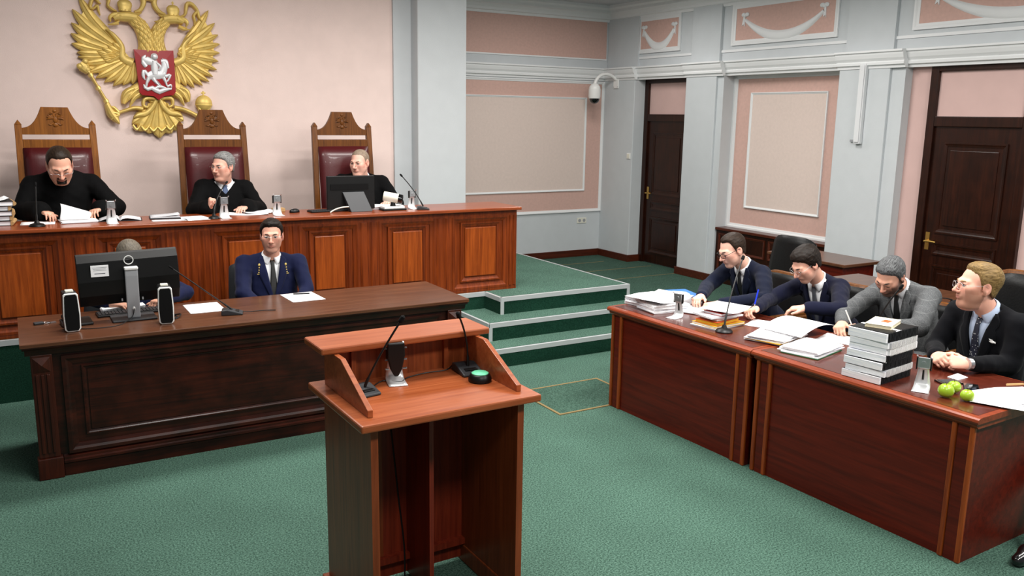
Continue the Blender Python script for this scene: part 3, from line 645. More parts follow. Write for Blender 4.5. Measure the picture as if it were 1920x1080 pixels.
def goose(base, tip, label, kind='disc', mid=None, r0=.0045, rz=0, bs=1.0, tipr=.009, tipl=.03):
    r = empty('gooseneck_microphone', base, 0, label, 'microphone', 'black gooseneck microphones'); v = Vector(tip)-Vector(base)
    if kind == 'disc': MB().lathe([(.055*bs, 0), (.056*bs, .006), (.046*bs, .018), (.02*bs, .026), (.012*bs, .045)], 24).build('base', 'plastic_black', r, smooth=True); h0 = .04
    else:
        q = MB(); q.prism([(-.07*bs, 0), (.07*bs, 0), (.07*bs, .034*bs), (.03*bs, .040*bs), (-.07*bs, .012*bs)], 'x', -.05*bs, .05*bs); q.xf(Matrix.Rotation(rz, 4, 'Z')); q.build('base', 'plastic_dark', r, bevel=.006)
        q = MB(); q.box(-.03*bs, .03*bs, -.045*bs, -.01*bs, .02*bs, .026*bs); q.xf(Matrix.Rotation(rz, 4, 'Z') ); q.build('key_panel', 'plastic_black', r, bevel=.002); h0 = .03
    m = Vector(mid)-Vector(base) if mid else Vector((v.x*.25, v.y*.25, v.z*.7))
    pts = bez((0, 0, h0), m*.6+Vector((0, 0, h0*.4)), m+(v-m)*.3, v, 18)
    MB().tube(pts, [r0*1.5 if i < 4 else r0 for i in range(19)], 8).build('gooseneck', 'plastic_black', r, smooth=True)
    d = (pts[-1]-pts[-2]).normalized(); MB().tube([v-d*.004, v, v+d*tipl*.3, v+d*tipl*.8, v+d*tipl], [tipr*.6, tipr*.9, tipr, tipr*.9, tipr*.3], 10).build('foam_head', 'plastic_black_matte', r, smooth=True)
    return r
# ---------------------------------------------------------------- judges' bench
for k in range(5):
    r = empty('case_file', (-3.735+.012*k*(-1)**k*.4-.004*k, 5.56+.01*(k % 2), TB+.036*k), R(-6+3*k), ['tan-spined case file at the bottom of the stack on the bench', 'tan-spined case file second from the bottom of the bench stack', 'tan-spined case file in the middle of the bench stack', 'tan-spined case file second from the top of the bench stack', 'topmost tan-spined case file of the stack on the bench'][k], 'file', 'case files at the left end of the bench')
    MB().box(-.15, .098, -.11, .11, .003, .032).build('pages', 'paper_page', r); MB().box(-.155, .10, -.115, .115, 0, .003).build('cover', 'rubber_black', r); MB().box(-.155, .10, -.115, .115, .032, .0345).build('cover', 'rubber_black', r)
    MB().prism([(.098+.022*math.sin(PI*i/8), .0175-.017*math.cos(PI*i/8)) for i in range(9)], 'y', -.115, .115).build('spine', 'card_tan', r, smooth=True)
sheet('paper_sheet', -3.78, 5.55, TB+.182, .24, .22, R(8), 'white sheet lying on top of the case files on the bench', curl=.02)
sheet('paper_sheet', -3.47, 5.52, TB, .23, .20, R(-4), 'white sheet under the round microphone base of the bearded judge')
goose((-3.483, 5.315, TB), (-3.468, 5.36, 1.56), 'black microphone with a round base before the bearded judge', 'disc', mid=(-3.475, 5.33, 1.44))
paper_stack('page_bundle', -3.20, 5.50, TB, .25, .18, .016, R(4), 'loose white pages spread before the bearded judge', 5, .01, seed=3)
P = [[(-3.325+.205*(j/8)+.02*math.sin(i/8*2), 5.50+.10*(i/8)-.02, TB+.02+.118*(i/8)**.8*(1-.62*j/8)) for j in range(9)] for i in range(9)]
tag(MB().grid(P).build('lifted_page', 'paper', smooth='all', solid=.0012), 'white page being turned up by the bearded judge', 'paper')
mg = empty('open_journal', (-2.90, 5.52, TB), R(-6), 'open grey journal beside the bearded judge', 'journal')
for q in (-1, 1):
    P = [[(q*.15*j/8, -.10+.2*i/6, .004+.026*math.sin(PI*min(1, (j/8)**.6))*(1 if q < 0 else .7)) for j in range(9)] for i in range(7)]
    MB().grid(P).build('page_block', 'paper_grey' if q < 0 else 'paper_page', mg, smooth='all', solid=.003)
MB().box(-.16, .16, -.11, .11, 0, .003).build('cover', 'plastic_dark', mg)
fo = empty('document_folder', (-2.57, 5.50, TB), R(-5), 'dark folder with grey papers between the two left judges', 'folder')
MB().box(-.115, .115, -.09, .09, 0, .012).build('cover', 'plastic_dark', fo, bevel=.003); MB().box(-.11, .11, -.085, .085, .012, .02).build('pages', 'paper_grey', fo); MB().grid([[(-.11+.22*j/6, -.08+.17*i/4, .021+.014*(j/6)**2) for j in range(7)] for i in range(5)]).build('cover_sheet', 'paper_grey', fo, smooth='all', solid=.002)
sheet('paper_sheet', -2.56, 5.33, TB, .26, .10, R(-3), 'narrow white sheet in front of the dark folder on the bench')
sheet('paper_sheet', -2.355, 5.40, TB, .21, .29, R(10), 'white sheet to the left of the grey-haired judge')
sheet('paper_sheet', -1.90, 5.55, TB, .34, .22, R(-12), 'white sheets lying before the grey-haired judge', curl=.006)
sheet('paper_sheet', -1.80, 5.60, TB+.004, .28, .2, R(10), 'upper white sheet right of the grey-haired judge\'s stand', curl=.012)
tablet_stand(-2.976, 5.325, TB, 0, 'metal stand on the bench to the right of the bearded judge')
tablet_stand(-2.132, 5.335, TB, 0, 'metal stand on the bench in front of the grey-haired judge')
tablet_stand(-1.692, 5.36, TB, 0, 'metal stand on the bench above the uniformed man\'s head')
tablet_stand(-.435, 5.393, TB, R(8), 'metal stand on the bench beside the rightmost judge\'s microphone')
goose((-2.225, 5.30, TB), (-2.075, 5.50, 1.535), 'black microphone before the grey-haired judge', 'disc', mid=(-2.20, 5.34, 1.44), bs=.8)
goose((-.375, 5.295, TB), (-.535, 5.40, 1.565), 'black microphone at the right end of the judges\' bench', 'wedge', mid=(-.43, 5.33, 1.43), rz=R(70), bs=.8)
bx_ = box('card_box', (-1.66, -1.56, 5.60, 5.68, TB, TB+.03), 'card_tan', bevel=.002); tag(bx_, 'small tan card box behind the metal stand on the bench', 'box')
ms = empty('computer_mouse', (-1.508, 5.50, TB), R(20), 'black computer mouse on the judges\' bench', 'mouse'); MB().lathe([(.034, 0), (.036, .008), (.032, .022), (.018, .032), (.004, .034)], 18, sc=(1.4, .85)).build('shell', 'plastic_black', ms, smooth=True); MB().lathe([(.004, -.004), (.004, .004)], 10, (-.02, 0, .03), axis='y').build('wheel', 'plastic_grey', ms)
def keyboard(x, y, z, rz, w, d, label):
    k = empty('keyboard', (x, y, z), rz, label, 'keyboard'); MB().box(-w/2, w/2, -d/2, d/2, 0, .014).build('case', 'plastic_black', k, bevel=.004)
    nr, nc = 5, int(w/.021)
    for i in range(nr):
        m = MB()
        for j in range(nc): m.box(-w/2+.008+j*.0205, -w/2+.024+j*.0205, -d/2+.01+i*(d-.02)/nr, -d/2+.006+(i+1)*(d-.02)/nr, .013, .019)
        m.build('key_row', 'plastic_dark', k)
keyboard(-1.22, 5.47, TB, R(3), .34, .12, 'black keyboard by the judge\'s monitor on the bench')
mo = empty('judge_monitor', (-1.01, 5.44, TB), R(0), 'black monitor on a wedge stand before the cropped-haired judge', 'monitor')
MB().box(-.222, .222, -.004, .022, .012, .312).build('panel', 'plastic_black', mo, bevel=.006); MB().box(-.212, .212, .022, .024, .022, .302).build('screen', 'glass_dark', mo); MB().box(-.19, .16, -.010, -.004, .19, .24).build('vent_strip', 'plastic_black_matte', mo)
MB().add([(-.085, -.015, .17), (.115, -.015, .17), (.115, -.004, .17), (-.085, -.004, .17), (-.04, -.11, 0), (.16, -.11, 0), (.16, -.02, 0), (-.04, -.02, 0)], [(0, 1, 2, 3), (4, 7, 6, 5), (0, 4, 5, 1), (1, 5, 6, 2), (2, 6, 7, 3), (3, 7, 4, 0)]).build('stand', 'plastic_dark', mo, bevel=.004)
c = MB().tube(bez((-1.24, 5.34, TB+.004), (-1.18, 5.34, TB+.05), (-1.08, 5.36, TB+.05), (-1.0, 5.38, TB+.04), 12), .006, 7).build('monitor_cable', 'plastic_cream', smooth=True); tag(c, 'white cable arching on the bench beside the judge\'s monitor stand', 'cable')
paper_stack('page_bundle', -.68, 5.56, TB, .34, .20, .028, R(3), 'papers under the conference camera on the bench', 4, .01, seed=5)
wc_ = empty('conference_camera', (-.645, 5.36, TB), R(0), 'grey cylindrical conference camera on a black and white base', 'camera')
MB().box(-.115, .11, -.06, .06, .0, .016).build('base_plate', 'plastic_black', wc_, bevel=.004); MB().box(-.10, .095, -.05, .055, .016, .036).build('base_top', 'plastic_white', wc_, bevel=.004)
MB().tube([(0, 0, .034), (0, 0, .075)], [.026, .02], 12).build('mount', 'plastic_black', wc_, smooth=True)
q = MB(); q.lathe([(.040, -.085), (.043, -.08), (.043, .05)], 22, axis='x'); q.xf(Matrix.Translation((0, 0, .112)) @ Matrix.Rotation(R(-28), 4, 'Z') @ Matrix.Rotation(R(10), 4, 'Y')); q.build('barrel', 'plastic_cream', wc_, smooth=True)
q = MB(); q.lathe([(.0435, .05), (.0435, .082), (.036, .09), (.03, .084), (.012, .078), (.004, .078)], 22, axis='x'); q.xf(Matrix.Translation((0, 0, .112)) @ Matrix.Rotation(R(-28), 4, 'Z') @ Matrix.Rotation(R(10), 4, 'Y')); q.build('lens_ring', 'glass_dark', wc_, smooth=True)
# ---------------------------------------------------------------- clerks' desk
mo = empty('desktop_monitor', (-3.03, 3.90, TD), R(0), 'large black monitor seen from behind on the dark desk', 'monitor')
q = MB(); hw_, z0, z1 = .293, .098, .428
q.prism([(.035, z0), (.028, z0+.004), (-.012, z0+.07), (-.02, z0+.16), (-.012, z1-.05), (.010, z1-.008), (.028, z1), (.035, z1)], 'x', -hw_, hw_); q.xf(Matrix.Rotation(R(-1.5), 4, 'Y')); q.build('back_shell', 'plastic_black', mo, bevel=.006)
q = MB().box(-hw_+.01, hw_-.01, .034, .037, z0+.01, z1-.01); q.build('screen', 'glass_dark', mo)
q = MB(); q.prism([(-.042, .010), (-.030, .010), (-.030, .28), (-.036, .325), (-.052, .325), (-.055, .28)], 'x', -.038, .038); q.build('stand_column', 'plastic_grey', mo, bevel=.006)
MB().box(-.040, .040, -.062, -.02, .318, .338).build('column_cap', 'plastic_white', mo, bevel=.006)
MB().box(-.13, .13, -.10, .09, 0, .012).build('stand_foot', 'plastic_dark', mo, bevel=.005)
q = MB()
for k in range(28):
    a0, a1 = 2*PI*k/28, 2*PI*(k+1)/28; q.add([(.024*math.cos(a0), 0, .024*math.sin(a0)), (.024*math.cos(a1), 0, .024*math.sin(a1)), (.0285*math.cos(a1), 0, .0285*math.sin(a1)), (.0285*math.cos(a0), 0, .0285*math.sin(a0)), (.024*math.cos(a0), .004, .024*math.sin(a0)), (.024*math.cos(a1), .004, .024*math.sin(a1)), (.0285*math.cos(a1), .004, .0285*math.sin(a1)), (.0285*math.cos(a0), .004, .0285*math.sin(a0))], [(0, 1, 2, 3), (0, 4, 5, 1), (2, 6, 7, 3), (4, 7, 6, 5)])
q.xf(Matrix.Translation((-.008, -.026, .378))); q.build('ring_emblem', 'plastic_white', mo)
MB().box(-.225, -.125, -.0255, -.021, .285, .355).build('sticker', 'paper', mo)
for k, (a, b) in enumerate(((-.215, -.135), (-.213, -.14), (-.21, -.137), (-.205, -.145))): MB().box(a, b, -.0262, -.0254, .341-.009*k-(.012 if k == 3 else 0), .3425-.009*k+(.003 if k == 3 else 0)-(.012 if k == 3 else 0)).build('sticker_print', 'ink', mo)
MB().ball((.0, -.06, .075), (.008, .006, .012), 10, 6).build('cable_clip', 'plastic_white', mo)
for x_ in (-.06, .06): MB().box(x_-.004, x_+.004, -.024, -.012, .12, .135).build('port', 'plastic_grey', mo)
def speaker(x, y, rz, label):
    s = empty('desk_speaker', (x, y, TD), rz, label, 'speaker', 'white-rimmed computer speakers')
    def prof(inset): return [(-.042+inset, .014+inset), (-.030+inset*.5, .002+inset), (.032-inset*.5, .002+inset), (.044-inset, .018+inset), (.046-inset, .105), (.040-inset, .222-inset), (.032-inset, .232-inset), (-.032+inset, .232-inset), (-.040+inset, .222-inset), (-.046+inset, .105)]
    MB().prism(prof(0), 'y', -.012, .005).build('rim', 'plastic_white', s, bevel=.004); MB().prism(prof(.007), 'y', -.016, -.010).build('grille', 'plastic_black_matte', s)
    MB().box(-.038, .038, .005, .11, .004, .236).build('cabinet', 'plastic_black', s, bevel=.01); MB().box(-.022, .022, .02, .06, .232, .247).build('top_badge', 'plastic_cream', s, bevel=.004); return s
speaker(-3.388, 3.685, R(4), 'white-rimmed speaker at the left end of the dark desk'); speaker(-2.872, 3.642, R(-4), 'white-rimmed speaker right of the large monitor')
keyboard(-3.03, 4.06, TD, R(2), .40, .13, 'black keyboard behind the monitor stand on the dark desk')
paper_stack('page_bundle', -3.06, 4.16, TD, .26, .09, .03, R(4), 'white papers under the clerk\'s hands', 4, .006, seed=8)
sheet('paper_sheet', -2.58, 4.00, TD, .225, .295, R(0), 'blank white sheet left of the desk microphone')
sheet('paper_sheet', -1.893, 4.055, TD, .235, .30, R(2), 'blank white sheet with a pen before the uniformed man')
def pen(a, b, label, mat='plastic_black', r=.0045, tip=None):
    v = Vector(b)-Vector(a); e = empty('pen', a, 0, label, 'pen'); MB().tube([(0, 0, 0), v*.85], r, 8).build('barrel', mat, e, smooth=True); MB().tube([v*.85, v], [r, r*.25], 8).build('tip', tip or 'steel', e, smooth=True)
pen((-1.93, 4.155, TD+.007), (-1.80, 4.125, TD+.007), 'black pen lying on the sheet before the uniformed man')
goose((-2.455, 3.735, TD), (-2.80, 3.76, 1.145), 'black microphone leaning left from the middle of the dark desk', 'wedge', mid=(-2.58, 3.745, .96), rz=R(75), bs=.95, r0=.004, tipr=.006)
ph = empty('desk_telephone', (-3.36, 3.88, TD), R(5), 'black telephone behind the left speaker', 'telephone'); MB().prism([(-.07, 0), (.07, 0), (.07, .03), (-.07, .016)], 'x', -.08, .09).build('body', 'plastic_black', ph, bevel=.006); MB().tube([(-.055, -.06, .032), (-.055, .0, .028), (-.055, .06, .044)], [.017, .012, .017], 10).build('handset', 'plastic_black', ph, smooth=True)
ke = empty('key_bunch', (-3.53, 3.98, TD), R(10), 'bunch of keys with a dark fob on the dark desk', 'keys'); MB().box(-.055, .0, -.02, .02, 0, .014).build('fob', 'plastic_dark', ke, bevel=.004)
MB().tube([(.018*math.cos(2*PI*k/12)+.012, .018*math.sin(2*PI*k/12), .005) for k in range(13)], .0018, 6).build('ring', 'steel', ke)
for a in (-15, 10): q = MB().box(.02, .07, -.004, .004, .002, .005).lathe([(.010, .002), (.010, .005)], 12, (.03, 0, 0)); q.xf(Matrix.Rotation(R(a), 4, 'Z')); q.build('key', 'steel', ke)
def cable(pts, label, r=.0028, mat='plastic_black'):
    pts = [Vector(p) for p in pts]; out = []
    for i in range(len(pts)-1):
        p0, p1, p2, p3 = pts[max(0, i-1)], pts[i], pts[i+1], pts[min(len(pts)-1, i+2)]
        for k in range(8):
            t = k/8; out.append(.5*((2*p1)+(p2-p0)*t+(2*p0-5*p1+4*p2-p3)*t*t+(3*p1-p0-3*p2+p3)*t**3))
    out.append(pts[-1]); o = MB().tube(out, r, 6).build('cable', mat, smooth=True); return tag(o, label, 'cable')
cable([(-3.03, 3.83, TD+.075), (-3.05, 3.80, TD+.03), (-3.12, 3.74, TD+.004), (-3.20, 3.70, TD+.004), (-3.32, 3.71, TD+.004), (-3.36, 3.76, TD+.004)], 'thin black cable looping in front of the monitor stand')
cable([(-2.83, 3.70, TD+.004), (-2.79, 3.78, TD+.012), (-2.82, 3.84, TD+.004), (-2.76, 3.82, TD+.014), (-2.80, 3.75, TD+.004), (-2.85, 3.80, TD+.004)], 'bundle of black cable beside the right speaker', .004)
cable([(-2.39, 3.72, TD+.012), (-2.33, 3.74, TD+.004), (-2.25, 3.735, TD+.004), (-2.18, 3.71, TD+.004)], 'black cable trailing from the desk microphone base')
# ---------------------------------------------------------------- lectern
TL = LH+.0005
goose((-2.455, 1.335, TL), (-2.315, 1.29, 1.282), 'black microphone at the left inside the lectern', 'wedge', mid=(-2.42, 1.335, 1.10), rz=R(10), bs=.85, tipr=.011)
goose((-1.945, 1.40, TL), (-1.990, 1.395, 1.245), 'black microphone at the right inside the lectern', 'wedge', mid=(-1.93, 1.42, 1.14), rz=R(-4), bs=1.0, tipr=.011)
st = tablet_stand(-2.283, 1.425, TL, R(-12), 'metal stand gripping a black handset inside the lectern', dev=True)
st.pop('group', None) if 'group' in st else None
dv = MB(); dv.prism([(-.036, .178), (.036, .178), (.038, .12), (.024, .06), (.008, .03), (-.008, .03), (-.024, .06), (-.038, .12)], 'y', -.032, -.002); o = dv.build('clamped_handset', 'plastic_black', st, bevel=.005)
for q in (-1, 1):
    for z_ in (.06, .10, .15): MB().tube([(q*.03, -.01, z_), (q*.046, -.02, z_+.004)], [.003, .004], 6).build('prong', 'steel', st)
bt = empty('push_button', (-1.957, 1.262, TL), 0, 'black round button with a pale green top on the lectern', 'button'); MB().lathe([(.050, 0), (.051, .012), (.044, .030), (.038, .034)], 28).build('housing', 'plastic_black', bt, smooth=True); MB().lathe([(.037, .033), (.037, .037), (.030, .041), (.004, .042)], 28).build('cap', 'button_green', bt, smooth=True)
cable([(-2.40, 1.39, TL+.003), (-2.33, 1.45, TL+.003), (-2.27, 1.40, TL+.003), (-2.22, 1.44, TL+.004), (-2.12, 1.47, TL+.003), (-2.02, 1.47, TL+.003), (-1.97, 1.49, TL+.02)], 'black cable lying across the lectern board')
cable([(-2.30, 1.49, .93), (-2.29, 1.45, .7), (-2.27, 1.44, .45), (-2.26, 1.40, .2), (-2.28, 1.36, .006)], 'black cable hanging down inside the lectern', .004)
# ---------------------------------------------------------------- lawyers' desks
def binder_clip(x, y, z, rz, label):
    c = empty('binder_clip', (x, y, z), rz, label, 'clip'); MB().prism([(-.012, 0), (.012, 0), (.002, .016), (-.002, .016)], 'x', -.016, .016).build('body', 'plastic_black', c); MB().tube([(-.01, 0, .012), (-.006, -.018, .018), (.006, -.018, .018), (.01, 0, .012)], .0012, 5).build('wire', 'steel', c)
paper_stack('page_bundle', .40, 2.98, TR, .29, .21, .060, R(8), 'clipped stack of papers at the far corner of the lawyers\' desk', 9, .006, sag=.006, seed=11)
paper_stack('page_bundle', .36, 2.77, TR, .30, .22, .055, R(-6), 'thick white paper stack left of the first metal stand', 8, .005, sag=.006, seed=12)
sheet('paper_sheet', .38, 2.84, TR+.066, .40, .32, R(12), 'large white sheets spread over the far paper stacks', curl=.02)
binder_clip(.27, 2.91, TR+.052, R(80), 'black binder clip on the edge of the far paper stacks')
bb = empty('brochure', (.70, 2.97, TR), R(-14), 'blue brochure with a white curve at the far end of the desk', 'brochure'); MB().box(-.11, .11, -.14, .14, 0, .05).build('pages', 'paper_page', bb); MB().box(-.112, .112, -.142, .142, .05, .053).build('cover', 'card_blue', bb)
MB().prism([(-.11, -.14), (-.02, -.14), (.05, -.06), (.06, .03), (-.02, .08), (-.11, .06)], 'z', .0532, .0545).build('cover_curve', 'paper', bb)
tablet_stand(.285, 2.535, TR, R(-78), 'metal stand standing between the first lawyer\'s papers')
paper_stack('page_bundle', .55, 2.60, TR, .22, .28, .012, R(20), 'flat white papers under the first lawyer\'s hands', 3, .01, seed=14)
st_ = [('folder', 'grey folder at the bottom of the coloured pile', 'paper_grey', .008, .30, .22), ('folder', 'yellow folder in the coloured pile by the microphone', 'card_yellow', .014, .29, .21), ('book', 'orange book with a yellow edge in the coloured pile', 'card_orange', .022, .25, .18), ('book', 'grey-brown book in the coloured pile by the microphone', 'card_tan', .022, .21, .15), ('folder', 'white folder near the top of the coloured pile', 'paper', .010, .27, .20), ('book', 'red book topped by a white sheet in the coloured pile', 'card_red', .018, .20, .15)]
zc = TR
for k, (nm, lb, m, hh, w_, d_) in enumerate(st_):
    r = empty(nm, (.385+.02*(k == 5)+.012*(k % 2), 2.245-.01*(k == 5), zc), R([10, 4, 12, 6, -4, 8][k]), lb, nm, 'coloured pile on the lawyers\' desk'); MB().box(-w_/2+.004, w_/2-.004, -d_/2+.004, d_/2-.004, .002, hh-.002).build('pages', 'card_yellow' if k == 2 else 'paper_page', r)
    for a in ((0, .002), (hh-.002, hh)): MB().box(-w_/2, w_/2, -d_/2, d_/2, *a).build('cover', m, r)
    zc += hh+.0008
sheet('paper_sheet', .44, 2.25, zc, .30, .26, R(18), 'white sheet draped over the red book', curl=.016)
goose((.285, 2.075, TR), (.60, 2.262, 1.190), 'black microphone rising in front of the first lawyer', 'disc', mid=(.36, 2.12, 1.0), tipr=.012, tipl=.034)
sheet('paper_sheet', .70, 2.06, TR, .22, .30, R(25), 'white sheet under the young lawyer\'s writing hand'); pen((.772, 2.262, .965), (.742, 2.262, .845), 'blue pen upright in the young lawyer\'s fingers', 'pen_blue', .005)
paper_stack('page_bundle', .46, 1.80, TR, .33, .24, .034, R(18), 'untidy white papers with a yellow edge beside the microphone', 8, .018, mats=['paper_page', 'paper', 'paper', 'card_yellow', 'paper_page', 'paper', 'paper_page', 'paper'], seed=21)
paper_stack('page_bundle', .42, 1.49, TR, .32, .23, .036, R(10), 'white papers over a green folder before the tweed lawyer', 7, .014, mats=['card_green', 'paper_page', 'paper', 'paper_page', 'paper', 'paper_page', 'paper'], seed=22)
P = [[(.46+.36*j/8, 1.93-.33*i/8+.05*j/8, TR+.040+.045*math.sin(PI*j/8*.8)+.01*i/8) for j in range(9)] for i in range(9)]
tag(MB().grid(P).build('large_sheet', 'paper', smooth='all', solid=.0015), 'large white sheet bridging the papers in front of the young lawyer', 'paper')
sheet('paper_sheet', .82, 1.56, TR, .22, .30, R(20), 'white sheet under the tweed lawyer\'s hands'); pen((.885, 1.625, .935), (.955, 1.605, .800), 'silver pen in the tweed lawyer\'s hand', 'plastic_white', .0045)
cov = ['plastic_black', 'paper_grey', 'plastic_black', 'plastic_black', 'paper', 'paper_grey', 'plastic_black']; zc = TR
names = ['bottom spiral-bound volume of the tall stack, black spine', 'second spiral-bound volume from the bottom, white comb spine', 'third spiral-bound volume from the bottom, black spine', 'fourth spiral-bound volume from the bottom, black spine', 'fifth spiral-bound volume from the bottom, white comb spine', 'sixth spiral-bound volume from the bottom, white comb spine', 'top spiral-bound volume of the tall stack, black spine']
hts = [.040, .034, .040, .038, .036, .034, .050]
for k in range(7):
    w_, d_, hh = .30, .215, hts[k]; r = empty('spiral_bound_volume', (.345+(-.012, .0, -.008, .002, .014, .010, .004)[k], .972+(.004, -.002, .003, .0, -.004, -.006, -.002)[k], zc), R(8+(-2, 1, -1, 2, 0, 1, -2)[k]), names[k], 'book', 'spiral-bound volumes stacked on the desk')
    n = 10; t_ = hh-.004
    V = []
    for zz in (.002, hh-.002):
        for v in (-1, 1): V += [(u*w_/2, v*d_/2+(.006*math.sin(2.2*u+k) if v < 0 else 0), zz+.003*math.sin(3*u+k*1.3)*(u < 0)) for u in np.linspace(-1, .94, n)]
    fs = []
    for j in range(n-1): fs += [(j, j+1, n+j+1, n+j), (2*n+j, 3*n+j, 3*n+j+1, 2*n+j+1), (j, 2*n+j, 2*n+j+1, j+1), (n+j, n+j+1, 3*n+j+1, 3*n+j)]
    fs += [(0, n, 3*n, 2*n), (n-1, 3*n-1, 4*n-1, 2*n-1)]
    MB().add(V, fs).build('pages', 'paper_page', r)
    for a in ((0, .002), (hh-.002, hh)): MB().box(-w_/2+.01, w_/2, -d_/2, d_/2, *a).build('cover', cov[k] if a[0] or k in (1, 4, 5) else 'paper', r)
    MB().box(-.135, w_/2+.002, -d_/2-.008, -d_/2+.012, .001, hh-.001).build('spine_strip', cov[k], r)
    q = MB()
    for j in range(20):
        x_ = -.125+.27*j/20; q.tube([(x_, -d_/2-.008-.004*math.cos(a)+.002*math.cos(a), hh/2+(hh/2+.002)*math.sin(a)-0) for a in np.linspace(-PI/2, PI/2, 6)], .0022, 4)
    q.build('coil', 'plastic_white' if k in (1, 4, 5) else 'plastic_dark', r); zc += hh+.0006
r = empty('paperback', (.37, .985, zc), R(22), 'cream paperback on top of the tall spiral-bound stack', 'book'); MB().box(-.10, .10, -.065, .065, .001, .017).build('pages', 'paper_cream', r); MB().box(-.102, .102, -.067, .067, .017, .0185).build('cover', 'paper_cream', r); MB().box(-.102, .102, -.067, .067, 0, .001).build('cover', 'paper_cream', r); MB().prism([(-.02, -.03), (.04, -.04), (.05, .0), (-.01, .012)], 'z', .0186, .0192).build('cover_print', 'card_orange', r)
goose((.55, 1.19, TR), (.585, 1.055, 1.205), 'black microphone rising behind the tall stack of volumes', 'disc', mid=(.50, 1.16, 1.0), bs=.8)
binder_clip(.225, 1.09, TR, R(30), 'black binder clip at the foot of the tall stack')
tablet_stand(.335, .70, TR, R(-62), 'metal stand beside the green apples')
def apple(x, y, r_, label):
    a = empty('apple', (x, y, TR), random.uniform(0, 6), label, 'apple', 'green apples'); prof = []
    for k in range(15):
        t = PI*k/14; rr = r_*math.sin(t)*(1+.08*math.cos(t)); zz = r_*.93*(1-math.cos(t))-(.12*r_*math.exp(-(t/.35)**2)*-1 if k < 3 else 0)-(.22*r_*math.exp(-((PI-t)/.4)**2)); prof.append((max(rr, .0008), max(0, zz)))
    MB().lathe(prof, 22).build('flesh', 'apple_green', a, smooth='all'); MB().tube([(0, 0, r_*1.6), (.003, 0, r_*1.85), (.006, .002, r_*2.02)], [.0018, .0015, .002], 6).build('stem', 'apple_stem', a)
apple(.325, .560, .0385, 'largest green apple, at the left of the three'); apple(.432, .585, .034, 'green apple half hidden behind the other two'); apple(.360, .470, .033, 'small green apple nearest the notebook')
tg = empty('small_tray', (.57, .70, TR), R(-20), 'flat dark glossy tray beside the clasped hands', 'tray'); MB().box(-.06, .06, -.04, .04, 0, .008).build('tray', 'glass_dark', tg, bevel=.003); MB().box(-.05, .05, -.03, .03, .008, .0095).build('inset', 'plastic_dark', tg)
MBn = MB(); MBn.add([(-.05, -.035, 0), (.05, -.03, 0), (.055, .035, 0), (-.045, .03, 0), (.0, .0, .022), (.03, .01, .012)], [(0, 1, 4), (1, 2, 5), (1, 5, 4), (2, 3, 4), (2, 4, 5), (3, 0, 4)]); o = MBn.build('folded_note', 'paper', solid=.001); o.location = (.70, .735, TR+.001); tag(o, 'small folded white note before the clasped hands', 'paper')
ph = empty('smartphone', (.57, .575, TR), R(-55), 'black smartphone lying behind the apples', 'phone'); MB().box(-.036, .036, -.075, .075, 0, .008).build('body', 'plastic_black', ph, bevel=.003); MB().box(-.033, .033, -.07, .07, .008, .0086).build('screen', 'glass_dark', ph)
paper_stack('page_bundle', .62, .39, TR, .33, .24, .012, R(-14), 'open white notebook pages at the near end of the desk', 3, .012, sag=.01, seed=31)
sheet('paper_sheet', .50, .36, TR+.002, .22, .28, R(24), 'white sheet overhanging the near corner of the desk', curl=.006)
pen((.70, .47, TR+.034), (.80, .43, TR+.034), 'brown pen lying on the notebook', 'card_tan', .006, 'card_tan')
goose((2.42, 1.88, .7655), (2.30, 1.895, .83), 'black microphone on the rear table between the tweed and blond lawyers', 'disc', mid=(2.40, 1.88, .82), bs=.6)
